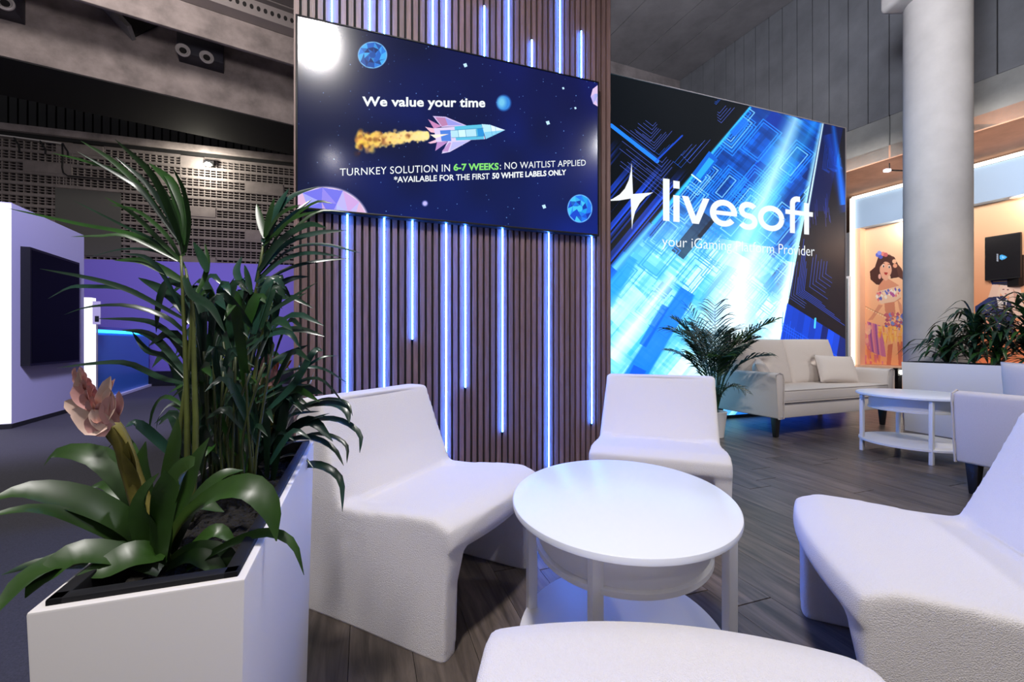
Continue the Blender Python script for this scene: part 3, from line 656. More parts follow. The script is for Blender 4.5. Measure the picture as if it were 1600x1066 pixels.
el(240, 318, 42, 56, (.93, .70, .58)); pg([(198, 320), (282, 320), (262, 382), (240, 395), (215, 378)], (.93, .70, .58))
pg([(198, 300), (212, 240), (250, 225), (285, 260), (284, 300), (262, 262), (235, 258)], (.28, .15, .13))
el(224, 292, 8, 11, (.98, .95, .92)); el(265, 298, 8, 11, (.98, .95, .92)); el(225, 294, 5, 8, (.28, .20, .18)); el(265, 300, 5, 8, (.28, .20, .18)); pg([(228, 335), (256, 338), (246, 356), (233, 350)], (.72, .22, .20)); c1.line(*T(213, 276), *T(232, 274), .6, (.2, .1, .1)); c1.line(*T(256, 280), *T(274, 284), .6, (.2, .1, .1))
for (x, y, col) in [(185, 215, (.35, .42, .85)), (205, 228, (.30, .36, .78)), (222, 208, (.90, .55, .50)), (240, 214, (.80, .40, .42)), (196, 202, (.55, .60, .95)), (300, 260, (.96, .76, .62)), (305, 290, (.93, .66, .52))]: el(x, y, 15, 15, col)
el(198, 365, 10, 18, (.95, .72, .66)); el(266, 372, 9, 14, (.95, .8, .66))
for i in range(60):
    x = rs.uniform(240, 365); y = rs.uniform(625, 735); s = rs.uniform(8, 18); col = [(.40, .42, .72), (.80, .40, .46), (.96, .74, .52), (.50, .56, .80), (.72, .34, .42)][rs.randint(5)]
    pg([(x-s, y), (x, y-s), (x+s, y+s*.4), (x, y+s)], col)
for i in range(34):
    x = 185+rs.rand()*180; y = 725+rs.rand()*80; s = rs.uniform(14, 26); col = [(.98, .70, .34), (.96, .60, .30), (1, .78, .42)][rs.randint(3)]; pg([(x-s*.6, y-s), (x+s*.6, y-s), (x+s*.1, y+s*1.8)], col)
for i in range(12): c1.line(*T(55+16*i, 548+9*i-i*i*.12), *T(71+16*i, 557+9*i-i*i*.12), .5, (.62, .40, .30)); el(60+16*i, 560+8*i, 3, 4, (1, .95, .8))
def poster(cnv, name, label):
    e = empty('poster', (*cnv.p0, cnv.z0), 0, label, 'poster', 'illustrated posters in the niche'); o = cnv.mesh('print', img_mat(name, cnv.image(name), 0, .6, 1), e, .004); o.matrix_parent_inverse = Matrix.Translation(e.location).inverted(); return e
poster(c1, 'poster_dancer', 'peach poster of a drawn dancer with flowers in dark hair and feathered orange skirt')
c2 = poster_canvas(1478, 1640, .52, 3.34, 240)
h_, w_ = c2.h, c2.w; gy = np.linspace(0, 1, h_)[:, None, None]; c2.img[...] = np.array((.93, .52, .33))*(1-gy)+np.array((1., .84, .68))*gy
def T(x, y): return (1510+x/4.264, 310+y/4.264)
def pg(pts, col, a=1.): c2.poly([T(*q) for q in pts], col, a)
def el(x, y, rx, ry, col, a=1.): c2.ell(*T(x, y), rx/4.264, ry/4.264, col, a, .06)
pg([(175, 570), (215, 560), (225, 650), (190, 700), (140, 680)], (.95, .80, .72)); pg([(300, 560), (355, 570), (372, 660), (400, 800), (330, 800), (280, 690)], (.95, .80, .72)); pg([(310, 600), (340, 640), (360, 760), (330, 740)], (.85, .64, .56))
pg([(60, 720), (150, 660), (250, 650), (300, 700), (330, 900), (150, 900), (130, 800)], (.10, .13, .32)); pg([(60, 720), (150, 660), (190, 700), (160, 800), (60, 800)], (.14, .20, .44)); pg([(200, 660), (245, 690), (275, 665), (262, 740), (215, 735)], (.92, .88, .86)); pg([(248, 690), (262, 690), (262, 900), (240, 900)], (.08, .09, .22))
el(262, 605, 40, 50, (.97, .84, .77)); pg([(225, 600), (298, 600), (285, 640), (262, 660), (238, 645)], (.97, .84, .77)); pg([(205, 640), (225, 575), (262, 565), (232, 610), (222, 660)], (.96, .83, .74)); pg([(262, 565), (305, 580), (318, 660), (296, 610)], (.95, .80, .72))
pg([(152, 530), (340, 525), (352, 560), (262, 572), (172, 575)], (.16, .20, .45)); pg([(178, 572), (262, 560), (345, 560), (348, 574), (262, 580)], (.07, .08, .20)); c2.line(*T(180, 556), *T(345, 548), 1.2, (.80, .66, .40))
el(247, 607, 7, 4, (.5, .3, .3)); el(277, 609, 7, 4, (.5, .3, .3)); el(262, 636, 7, 3, (.82, .42, .42)); pg([(60, 800), (180, 790), (180, 880), (60, 900)], (.95, .68, .56)); pg([(330, 820), (400, 810), (400, 880), (330, 870)], (.94, .75, .66))
for i in range(6): el(256, 720+i*28, 4, 4, (.8, .66, .4))
poster(c2, 'poster_officer', 'orange poster of a drawn long haired woman in dark blue uniform behind the display')
# small portrait display hanging in the niche
p0 = plane_hit(1539, 404, pl(0, .10), PD); p1 = plane_hit(1594.5, 404, pl(0, .10), PD)
ds = empty('display', (p0.x, p0.y, 1.5), 0, 'small black display with a light blue shield mark hanging before the orange poster', 'display')
dsI = Matrix.Translation(ds.location).inverted()
c3 = Canvas((p0.x, p0.y), (p1.x, p1.y), 1+(533-437)/F*p0.y, 1+(533-373)/F*p0.y, 260, (.045, .03, .05))
def T(x, y): return (1510+x/4.264, 310+y/4.264)
c3.poly([T(222, 380), (T(236, 375)), T(258, 382), T(273, 392), T(258, 404), T(236, 412), T(222, 404)], (.30, .70, .96)); c3.poly([T(236, 384), T(258, 392), T(238, 402)], (.75, .92, 1), .7)
for i in range(8): c3.line(*T(203, 372+i*6.4), *T(212, 374+i*6.4), .9, (.9, .93, 1))
o = c3.mesh('screen', img_mat('display_picture', c3.image('display_picture'), 1., .2), ds, .003); o.matrix_parent_inverse = dsI
o = wallbox((p0.x, p0.y), (p1.x, p1.y), c3.z0-.02, c3.z1+.02, .06, 'housing', M['black'], ds); o.matrix_parent_inverse = dsI
q = plane_hit(1590, 404, pl(0, .15), PD)
o = MB().box(q.x-.03, q.x+.12, q.y-.04, q.y+.12, 1.9, 2.4).build('bracket', M['black'], ds); o.matrix_parent_inverse = dsI
for k_, (x, y, ylab) in enumerate([(1588, 324, 'round downlight glowing in the niche top near the display')]):
    q = plane_hit(x, 533, pl(0, .09), PD); e = empty('downlight', (q.x, q.y, ZF-.004), 0, ylab, 'downlight')
    MB().lathe([(.055, -.012), (.075, -.012), (.075, .004), (.05, .004)], 20).build('trim_ring', M['white'], e); MB().lathe([(.045, -.010), (.045, -.006)], 20).build('lens', M['lamp'], e)
for t_, pw_ in ((.9, 17), (2.6, 18), (3.6, 18)):
    q = pl(t_, .09); L_ = bpy.data.lights.new('niche_light', 'POINT'); L_.energy = pw_; L_.color = (1, .80, .62); L_.shadow_soft_size = .05
    o = bpy.data.objects.new('niche_light', L_); COL.objects.link(o); o.location = (q.x, q.y, ZF-.12)
for t_ in (.9, 2.6):  # unseen spots added to light the fascia evenly
    q = pl(t_, -2.6); L_ = bpy.data.lights.new('front_light', 'SPOT'); L_.energy = 150; L_.color = (1, .92, .86); L_.spot_size = 2.0; L_.shadow_soft_size = .35
    o = bpy.data.objects.new('front_light', L_); COL.objects.link(o); o.location = (q.x, q.y, 3.95); tq = pl(t_, .4); o.rotation_euler = (Vector((tq.x, tq.y, 1.4))-Vector(o.location)).to_track_quat('-Z', 'Y').to_euler()
# glass door edge and dim room in the gap between video wall and poster wall
q0 = plane_hit(1300, 533, (6.2, 8.6), (1, .1)); 
gd = empty('glass_door', (6.45, 8.25, 0), ANG, 'glass door with a steel edge in the gap beside the video wall', 'door')
MB().box(-.5, .02, 0, .02, .02, 2.2).build('glass_pane', mat('door_glass', (.5, .6, .62), .05, trans=.9), gd); MB().box(.02, .075, -.02, .04, 0, 2.25).build('edge_rail', M['white'], gd)
o = wallbox((3.4, 11.6), (9.5, 12.4), 0, 4.2, .2, 'wall_far', M['concrete3']); tag(o, 'dim pale wall seen through the gap', kind='structure')
# lamp arm under the soffit, tiny floor light by the sofa
e = empty('ceiling_lamp', at(1388, 266, 7.4), 0, 'small white lamp on a thin arm under the warm lit soffit', 'lamp')
MB().box(-.07, .03, -.03, .03, -.03, .02).build('lamp_head', M['lightbox'], e, bevel=.008); MB().tube([(0, 0, 0), (.25, -.05, -.03), (.5, -.1, -.08)], .012, 6).build('arm', M['black'], e); MB().tube([(.02, 0, .02), (.02, 0, 4.07-e.location.z)], .008, 6).build('rod', M['black'], e)
e = empty('floor_light', at(1411, 582, 6.6), 0, 'tiny bright white spotlight between the sofa arm and the column', 'lamp')
fz = e.location.z
MB().lathe([(.035, -.03), (.045, 0), (.035, .03)], 16).build('lens', M['lamp'], e, smooth='auto'); MB().box(-.03, .03, .05, .11, -fz, -.02).build('post', M['black'], e); MB().box(-.05, .05, .03, .12, -.06, .06).build('housing', M['black'], e)

# ================================================================== LEFT SIDE OF THE HALL
# white booth wall with black screen
LP = Vector((-5.79, 4.96)); LD = Vector((-.41, .911)).normalized(); LN = Vector((LD.y, -LD.x))   # LN faces the camera side
lw = empty('wall_left', (0, 0, 0), 0, 'white booth wall lit lavender with a glowing end face', kind='structure')
q0, q1 = LP, LP+LD*1.68
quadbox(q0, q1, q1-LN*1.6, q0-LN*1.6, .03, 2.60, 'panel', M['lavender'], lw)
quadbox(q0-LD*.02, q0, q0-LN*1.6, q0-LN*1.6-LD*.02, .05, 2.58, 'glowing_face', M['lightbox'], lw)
quadbox(q0-LD*.01+LN*.006, q1+LN*.006, q1-LN*1.6, q0-LN*1.6-LD*.03, -.01, .04, 'skirting', M['matt_black'], lw)
def lpx(x, off): h = plane_hit(x, 533, LP+LN*off, LD); return Vector((h.x, h.y))
s0, s1 = lpx(48, .09), lpx(125, .09)
zb = 1+(533-572)/F*s0.y; zt = 1+(533-386)/F*s0.y
e = empty('screen_display', (s0.x, s0.y, zb), 0, 'black portrait screen mounted on the white booth wall lit lavender', 'display'); eI = Matrix.Translation(e.location).inverted()
for nm, a_, c_, z0_, z1_, m_ in (('housing', .0, .085, zb, zt, M['black']), ('screen', .086, .09, zb+.03, zt-.03, mat('screen_glass', (.004, .004, .008), .4, spec=.02))):
    w0, w1 = lpx(48, .09), lpx(125, .09); ww = (w1-w0).normalized()*(.03 if nm == 'screen' else 0)
    o = quadbox(w0+ww-LN*(.09-c_), w1-ww-LN*(.09-c_), w1-ww-LN*(.09-a_), w0+ww-LN*(.09-a_), z0_, z1_, nm, m_, e); o.matrix_parent_inverse = eI
# white glowing post, blue counter, card
q = at(137, 533, 6.75); e = empty('light_column', (q.x, q.y, 0), ANG, 'glowing white square post beside the blue counter', 'lamp'); MB().box(-.07, .07, -.07, .07, .05, 1.68).build('light_box', M['lightbox'], e); MB().box(-.08, .08, -.08, .08, -.012, .05).build('base_plate', M['white'], e)
CPt = Vector((-6.72, 6.86)); CDr = (Vector((-8.2, 9.7))-CPt).normalized(); CN = Vector((CDr.y, -CDr.x))
e = empty('reception_counter', (CPt.x, CPt.y, 0), 0, 'blue fronted counter with a glowing cyan line under its top', 'counter'); eI = Matrix.Translation(e.location).inverted()
cl = 3.15
for nm, z0_, z1_, off, m_ in (('body', .03, 1.10, 0, M['counter']), ('light_line', 1.14, 1.19, .01, M['cyan_led']), ('top', 1.19, 1.24, .02, mat('counter_top', (.12, .16, .6), .3)), ('neck', 1.10, 1.14, -.03, M['counter']), ('foot_rail', -.012, .03, .06, M['white'])):
    o = quadbox(CPt+CN*off, CPt+CDr*cl+CN*off, CPt+CDr*cl-CN*.6, CPt-CN*.6, z0_, z1_, nm, m_, e); o.matrix_parent_inverse = eI
q = at(151, 489, 6.7); e = empty('sign_card', q, ANG, 'small pale notice card above the counter end', 'sign'); MB().box(-.05, .05, -.004, .004, -.18, .18).build('card', mat('card', (.55, .5, .6), .6), e); MB().box(-.02, .03, -.006, -.004, -.14, -.05).build('dark_mark', M['black'], e); MB().box(-.008, .008, .004, .02, -q.z-.012, .18).build('post', M['duct'], e)
# purple partition
d10 = Vector((math.cos(math.radians(10)), math.sin(math.radians(10)))); PU = Vector((-7.46, 10.0))
o = wallbox(PU-d10*4.5, PU+d10*9, .31, 2.84, .2, 'wall_partition', M['purple']); tag(o, 'purple partition wall across the aisle', kind='structure')
o = wallbox(PU-d10*4.5+Vector((0, -.25)), PU+d10*9+Vector((0, -.25)), -.01, .31, .3, 'trim_1', M['black']); tag(o, 'black plinth along the purple partition', kind='structure')
spot((-5.2, 7.6, 4.6), (-6.8, 10.0, 1.8), 210, (.50, .38, 1), 110, .4); spot((-1.5, 7.8, 4.6), (-3.0, 10.8, 1.6), 150, (.50, .38, 1), 110, .4)

# concrete grille wall
GP = Vector((-11.06, 13.0)); GD = Vector((.9566, .2913)).normalized()
def gh(x, y): return plane_hit(x, y, GP, GD)
def gs(x): h = gh(x, 533); return (Vector((h.x, h.y))-GP).dot(GD)
def gpos(s, off=0.): q = GP+GD*s+Vector((GD.y, -GD.x))*off; return q
GA = math.atan2(GD.y, GD.x)
gw = empty('wall_grille', (GP.x, GP.y, 0), GA, 'wall of pierced concrete grille blocks in staggered bays', kind='structure')
ZT = 1+(533-236)/F*13.0; COURSE = .312; NC = 17
bays = [gs(-106), gs(88), gs(282), gs(462)+1.2]; CELL = (bays[2]-bays[1])/19.0
MB().box(bays[0]-.3, bays[-1]+.5, .30, .40, ZT-COURSE*NC-.3, ZT+3.2).build('dark_backing', M['void'], gw)
lat_cache = {}
def lattice(nc):
    if nc in lat_cache: return lat_cache[nc]
    b = MB(); W2 = nc*CELL; hh = COURSE-.075
    for j in range(4): z = j*hh/3; b.box(0, W2, 0, .10, z-.012, z+.012)
    for i in range(nc+1): x = i*CELL; b.box(x-.013, x+.013, .005, .10, 0, hh)
    b.box(0, W2, -.012, .12, hh, COURSE)                 # solid bed of the course
    m = bpy.data.meshes.new('grille_block'); m.from_pydata(b.v, [], b.f); m.materials.append(M['block']); lat_cache[nc] = m; return m
solids = {(1, 0): [(0, 7)], (0, 2): [(12, 19)], (1, 2): [(14, 19)], (2, 0): [(0, 4)], (2, 2): [(11, 18)], (2, 5): [(0, 6)], (1, 9): [(11, 19)], (2, 7): [(11, 14)], (2, 10): [(0, 6)], (0, 7): [(12, 19)], (0, 11): [(8, 14)], (2, 13): [(3, 9)]}
def inpanel(sx0, sx1, z): return False
for bi in range(3):
    ncell = 19 if bi < 2 else int((bays[3]-bays[2])/CELL)
    for r_ in range(NC):
        z = ZT-COURSE*(r_+1); sol = solids.get((bi, r_), []); c = 0
        for (a_, b_) in sol+[(ncell, ncell)]:
            a_ = min(a_, ncell); b_ = min(b_, ncell)
            if a_ > c:
                n_ = a_-c; o = bpy.data.objects.new('grille_block', lattice(n_)); COL.objects.link(o); o.parent = gw; o.location = (bays[bi]+c*CELL, random.uniform(-.006, .006), z)
            if b_ > a_: MB().box(0, (b_-a_)*CELL-.015, -.015, .10, 0, COURSE-.02).build('solid_block', M['block'], gw, loc=(bays[bi]+a_*CELL, random.uniform(-.01, .005), z))
            c = b_
# grey blanking panel on the grille
a_, b_ = gs(88), gs(190); MBp = MB().box(a_, b_, -.05, -.02, 1+(533-403)/F*12.9, 1+(533-304)/F*12.9); o = MBp.build('blanking_panel', M['greypanel'], gw)
# ledges
zl = 1+(533-223)/F*13
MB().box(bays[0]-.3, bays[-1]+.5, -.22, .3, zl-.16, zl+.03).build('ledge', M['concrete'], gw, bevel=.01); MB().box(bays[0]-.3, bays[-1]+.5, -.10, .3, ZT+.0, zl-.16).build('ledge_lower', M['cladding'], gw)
# dark ribbed cladding above, its colour deepened for the beam's shadow
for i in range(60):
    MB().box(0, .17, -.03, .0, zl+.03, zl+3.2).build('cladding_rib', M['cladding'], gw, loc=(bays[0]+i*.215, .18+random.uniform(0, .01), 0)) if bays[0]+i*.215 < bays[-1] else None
# conduit, cable and floodlight on the grille
def curve_obj(pts, r, m, label, cat):
    e = empty(cat.replace(' ', '_'), pts[0], 0, label, cat); MB().tube([Vector(q)-Vector(pts[0]) for q in pts], r, 6).build('run', m, e, smooth='auto'); return e
G2 = GP+Vector((GD.y, -GD.x))*.26
def g2(x, y): return plane_hit(x, y, G2, GD)
curve_obj([g2(-10, 210), g2(22, 214), g2(62, 219.5), g2(97, 224.5)], .018, M['white_wood'], 'thin pale conduit under the concrete ledge at far left', 'conduit')
curve_obj([g2(97, 224), g2(98, 245), g2(97, 262), g2(99, 270), g2(106, 275), g2(140, 278), g2(185, 281), g2(240, 285)], .020, M['black'], 'long black cable dropping from the conduit and crossing the grille blocks', 'cable')
for x in (22, 63, 98): curve_obj([g2(x, 215+(x-22)*.12), g2(x+4, 222+(x-22)*.12), g2(x+8, 228+(x-22)*.12), g2(x+8, 236+(x-22)*.12)], .022, M['black'], 'short black cable drooping from the conduit, %s' % {22: 'first from the left', 63: 'the middle one of three', 98: 'nearest the cable bend'}[x], 'cable')
q = g2(325, 257); e = empty('floodlight', q, GA, 'bright white floodlight shining on the grille blocks', 'floodlight')
MB().lathe([(.06, -.04), (.11, 0), (.06, .05)], 16).build('lens', M['lamp'], e, smooth='auto'); MB().box(-.14, .14, .03, .10, .0, .14).build('housing', M['black'], e); MB().box(-.03, .03, .04, .26, .10, .14).build('bracket', M['black'], e)
L_ = bpy.data.lights.new('flood', 'POINT'); L_.energy = 130; L_.color = (1, .93, .78); L_.shadow_soft_size = .1; o = bpy.data.objects.new('flood', L_); COL.objects.link(o); o.location = q+Vector((.05, -.35, -.12))

# concrete beams, gusset, nozzle boxes, duct, deck
BD = Vector((1080, 670)).normalized(); BN = Vector((BD.y, -BD.x)); BA = math.atan2(BD.y, BD.x)
B1 = Vector((-8.0, 9.4))
def beam(base, z0, z1, th, label, name='beam', m=None, s0=-7, s1=8):
    e = empty(name, (base.x, base.y, 0), BA, label, kind='structure'); MB().box(s0, s1, 0, th, z0, z1).build('beam_face', m or M['concrete'], e, bevel=.02); return e
bm1 = beam(B1, 6.5, 9.6, .9, 'deep concrete roof beam carrying the air nozzles', 'beam'); MB().box(-7, 8, .02, 1.9, 6.48, 6.505).build('shade_sheet', M['matt_black'], bm1)  # black sheet below the beam stands in for the shade there
h2 = at(300, 53, 8.65); B2 = Vector((h2.x, h2.y)); hz = plane_hit(462, 60, B2, BD)
beam(B2, 7.2, hz.z, .10, 'upper concrete roof beam in front of the deep one', 'beam')
def b1h(x, y): return plane_hit(x, y, B1, BD)
g0, g1, g2_ = b1h(150, 4), b1h(207, 64), b1h(160, -10)
gb = MB(); nrm = Vector((BN.x, BN.y, 0)); 
pz = [g0, b1h(160, 4), b1h(213, 62), g1]
gb.add([p_+nrm*.0 for p_ in pz]+[p_+nrm*.5 for p_ in pz], [(0, 1, 2, 3), (7, 6, 5, 4), (0, 4, 5, 1), (1, 5, 6, 2), (2, 6, 7, 3), (3, 7, 4, 0)])
tag(gb.build('beam_brace', M['concrete3']), 'slanting concrete brace between the two roof beams', kind='structure')
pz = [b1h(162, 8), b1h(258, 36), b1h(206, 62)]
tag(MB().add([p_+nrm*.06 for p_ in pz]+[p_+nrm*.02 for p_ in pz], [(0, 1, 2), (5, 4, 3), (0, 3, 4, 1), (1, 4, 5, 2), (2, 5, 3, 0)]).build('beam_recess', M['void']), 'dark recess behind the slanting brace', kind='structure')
def nozzle(x0, x1, y0, y1, rings, label):
    c_ = b1h((x0+x1)/2, (y0+y1)/2); a_ = b1h(x0, (y0+y1)/2); w = (b1h(x1, (y0+y1)/2)-a_).to_2d().length; hh = (y1-y0)*.62/F*c_.y
    e = empty('air_nozzle_box', (a_.x, a_.y, c_.z), BA, label, 'air vent')
    MB().box(0, w, -.45, 0, -hh/2, hh/2).build('casing', M['navy'], e, bevel=.01)
    for (rx, ry) in rings:
        h_ = plane_hit(rx, ry, B1+BN*.46, BD); loc = (Matrix.Translation(e.location) @ Matrix.Rotation(BA, 4, 'Z')).inverted() @ h_
        t = MB(); prof = [(.135, 0), (.135, .03), (.115, .045), (.095, .03), (.075, -.01), (.065, .0)]
        n = 28; vs = []; 
        for r, z in prof:
            for k_ in range(n): vs.append((loc.x+r*math.cos(2*PI*k_/n), loc.y-z, loc.z+r*math.sin(2*PI*k_/n)))
        t.add(vs, [(i*n+k_, i*n+(k_+1) % n, (i+1)*n+(k_+1) % n, (i+1)*n+k_) for i in range(len(prof)-1) for k_ in range(n)]); t.build('nozzle_ring', M['ring'], e, smooth='auto')
        MB().add([(loc.x+.067*math.cos(2*PI*k_/n), loc.y-.002, loc.z+.067*math.sin(2*PI*k_/n)) for k_ in range(n)]+[(loc.x, loc.y-.002, loc.z)], [(k_, (k_+1) % n, n) for k_ in range(n)]).build('nozzle_throat', M['void'], e)
nozzle(280, 350, 38, 122, [(286, 79), (323, 90)], 'dark box with two round white air nozzles on the deep beam')
nozzle(-60, 40, -40, 42, [(-28, -4), (8, 5)], 'dark air nozzle box cut off by the top left corner')
# perforated tray and ribbed deck above the upper beam
hd = plane_hit(462, 57, B2+BN*.25, BD)
tr = empty('cable_tray', (B2.x, B2.y, 0), BA, 'perforated metal tray running along the upper beam', 'cable tray')
z0_ = hz.z; bb = MB().box(-6, 6, -.30, -.27, z0_+.02, z0_+.32); bb.box(-6, 6, -.30, 0, z0_, z0_+.02); bb.build('tray', M['duct'], tr)
for i in range(44):
    MB().add([(-.6+i*.125+.036*math.cos(2*PI*k_/10), -.302, z0_+.17+.055*math.sin(2*PI*k_/10)) for k_ in range(10)], [tuple(range(10))]).build('hole', M['void'], tr)
dk = empty('ceiling_deck', (B2.x, B2.y, 0), BA, 'ribbed grey roof deck over the beams at top left', kind='structure')
for i in range(34): MB().box(-8, 8, -.2, .2-.03, z0_+.9+(i % 2)*.02, z0_+1.0).build('deck_rib', M['deck'], dk, loc=(0, 2.2-i*.4, 0))

# ================================================================== CHAIRS
def make_chair():
    b = MB(); t = .080; Wd = .345
    prof_side = [(-.06, -.03), (.648, -.03), (.655, .40), (.55, .425), (.20, .41), (-.06, .41)]
    def pr(poly, y0, y1):
        n = len(poly); vs = [(p[0], y0, p[1]) for p in poly]+[(p[0], y1, p[1]) for p in poly]
        b.add(vs, [tuple(range(n)), tuple(range(n, 2*n))[::-1]]+[(i, n+i, n+(i+1) % n, (i+1) % n) for i in range(n)])
    pr(prof_side, -Wd, -Wd+t); pr(prof_side, Wd-t, Wd)
    pr([(.05, .28), (.40, .285), (.60, .30), (.668, .345), (.662, .412), (.59, .438), (.40, .425), (.22, .395), (.05, .41)], -Wd, Wd)
    pr([(-.06, -.03), (.08, -.03), (.22, .36), (.185, .45), (.125, .60), (.06, .78), (-.06, .78)], -Wd, Wd)
    m = bpy.data.meshes.new('tmp'); m.from_pydata(b.v, [], b.f); o = bpy.data.objects.new('tmp', m); COL.objects.link(o)
    bm_ = bmesh.new(); bm_.from_mesh(m); bmesh.ops.recalc_face_normals(bm_, faces=bm_.faces); bm_.to_mesh(m); bm_.free()
    md = o.modifiers.new('r', 'REMESH'); md.mode = 'VOXEL'; md.voxel_size = .011
    ms = o.modifiers.new('s', 'SMOOTH'); ms.iterations = 9; ms.factor = .6
    dg = bpy.context.evaluated_depsgraph_get(); dg.update(); r = bpy.data.meshes.new_from_object(o.evaluated_get(dg)); bpy.data.objects.remove(o)
    n = len(r.vertices); co = np.empty(n*3); r.vertices.foreach_get('co', co); co = co.reshape(-1, 3)
    x, y, z = co[:, 0], co[:, 1], co[:, 2]; yy = np.clip(1-(y/Wd)**2, 0, 1)
    fx = np.clip((x-.25)/.35, 0, 1)*np.clip((z-.22)/.08, 0, 1); co[:, 0] += .045*yy*fx; co[:, 2] += np.where((z > .33) & (z < .47) & (x > .2), .012*yy, 0)
    bk = np.clip((z-.42)/.3, 0, 1); co[:, 0] -= .018*bk*yy*0; co[:, 1] *= 1-.05*bk
    co[:, 2] = np.maximum(co[:, 2], 0)
    hol = np.clip((z-.42)/.1, 0, 1)*(x > .06); co[:, 0] -= hol*.012*yy
    co[:, 1] += .004*np.sin(z*9+x*7)*np.clip(np.abs(y)/Wd, 0, 1)
    r.vertices.foreach_set('co', co.ravel()); r.update()
    vn = np.empty(n*3, np.float32); r.vertices.foreach_get('normal', vn); vn = vn.reshape(-1, 3)
    faces = [tuple(p.vertices) for p in r.polygons]; e = empty('lounge_chair', (0, 0, 0))
    groups = {'seat': [], 'backrest': [], 'side_panel': [], 'side_panel2': []}
    for f in faces:
        c_ = co[list(f)].mean(0); bx = .205-(c_[2]-.40)*.30
        if c_[2] > .395 and c_[0] < bx+.02 or c_[0] < .06 and abs(c_[1]) < Wd-.09: g = 'backrest'
        elif c_[0] < .24 and abs(c_[1]) < Wd-.085 and c_[2] < .34: g = 'backrest'
        elif c_[2] > .275 and (abs(c_[1]) < Wd-.028 or c_[2] > .385): g = 'seat'
        else: g = 'side_panel' if c_[1] > 0 else 'side_panel2'
        groups[g].append(f)
    for g, fs in groups.items():
        idx = sorted({i for f in fs for i in f}); mp_ = {j: i for i, j in enumerate(idx)}
        mm_ = bpy.data.meshes.new(g.rstrip('2')); mm_.from_pydata([tuple(co[i]) for i in idx], [], [tuple(mp_[i] for i in f) for f in fs])
        o = link(g.rstrip('2'), mm_, M['boucle'], e, True); mm_.normals_split_custom_set_from_vertices([tuple(vn[i]) for i in idx])
    bpy.data.meshes.remove(r)
    return e
ch = make_chair()
def place_chair(o, back, fwd, label):
    """back: ground point under the middle of the back's rear; fwd: direction the seat faces"""
    tag(o, label, 'chair', 'white boucle lounge chairs round the table'); return setloc(o, (back[0], back[1], 0), math.atan2(fwd[1], fwd[0]))
w_ = Vector((.445, .896)); d_ = Vector((.896, -.445)); c0 = Vector((-.214, 1.327))-d_*.642+w_*.345
place_chair(ch, c0, d_, 'white boucle lounge chair beside the tall planter, seen from its side')
place_chair(copy_tree(ch), (.950, 2.78), Vector((-.34, -.94)), 'white boucle lounge chair behind the round table, facing the camera')
place_chair(copy_tree(ch), (1.548, 1.048), Vector((-.92, .39)), 'white boucle lounge chair cut off by the right edge, its seat towards the table')
place_chair(copy_tree(ch), (.222, .180), Vector((.12, .99)), 'white boucle lounge chair at the bottom edge showing only its seat front')

# ================================================================== ROUND TABLES
def make_table(cx, cy, rz, rx, ry, leg, legrot, label):
    e = empty('coffee_table', (cx, cy, 0), 0, label, 'table', 'round white side tables with a lower shelf')
    MB().lathe([(.0, .517), (.97, .517), (.996, .521), (1.0, .528), (.996, .537), (.985, .540), (.0, .540)][1:-1], 96, sx=rx, sy=ry, rot=rz).build('tabletop', M['white'], e, smooth='auto')
    MB().lathe([(.72, .415), (.745, .415), (.765, .425), (.765, .517), (.72, .517)], 80, sx=rx, sy=ry, rot=rz).build('drum_apron', M['white_wood'], e, smooth='auto')
    MB().lathe([(.77, .398), (.785, .400), (.785, .414), (.77, .416)], 80, sx=rx, sy=ry, rot=rz).build('upper_shelf', M['white_wood'], e, smooth='auto')
    MB().lathe([(.93, .105), (.945, .107), (.945, .123), (.93, .125)], 80, sx=rx, sy=ry, rot=rz).build('lower_shelf', M['white_wood'], e, smooth='auto')
    for sx_, sy_ in ((1, 1), (1, -1), (-1, 1), (-1, -1)):
        MB().box(-.016, .016, -.014, .014, 0, .517).build('leg', M['white_wood'], e, bevel=.004, loc=(math.cos(legrot)*sx_*leg-math.sin(legrot)*sy_*leg, math.sin(legrot)*sx_*leg+math.cos(legrot)*sy_*leg, 0), rot=legrot)
    return e
make_table(.327, 1.287, math.atan2(.9716, .2365), .382, .3215, .206, ANG, 'round white side table with lower shelf among the boucle chairs')
make_table(3.535, 3.775, ANG, .40, .40, .255, ANG, 'round white side table between the two cream sofas')

# ================================================================== SOFAS
def grid_solid(w, h, f, n=22):
    """closed pad in the xz plane (x width, z height), thickness function f(u,v)->(front,back) along y"""
    vs = []; fs = []
    for s_ in (0, 1):
        for j in range(n+1):
            for i in range(n+1):
                u_, v_ = i/n*2-1, j/n*2-1; x, z, yf, yb = f(u_, v_); vs.append((x*w/2, -yf if s_ == 0 else yb, z*h/2))
    N = (n+1)**2
    for j in range(n):
        for i in range(n):
            a_ = j*(n+1)+i; fs += [(a_, a_+1, a_+n+2, a_+n+1), (N+a_, N+a_+n+1, N+a_+n+2, N+a_+1)]
    rim = [i for i in range(n+1)]+[j*(n+1)+n for j in range(1, n+1)]+[n*(n+1)+i for i in range(n-1, -1, -1)]+[j*(n+1) for j in range(n-1, 0, -1)]
    for i in range(len(rim)): a_, c_ = rim[i], rim[(i+1) % len(rim)]; fs.append((a_, N+a_, N+c_, c_))
    return MB().add(vs, fs)
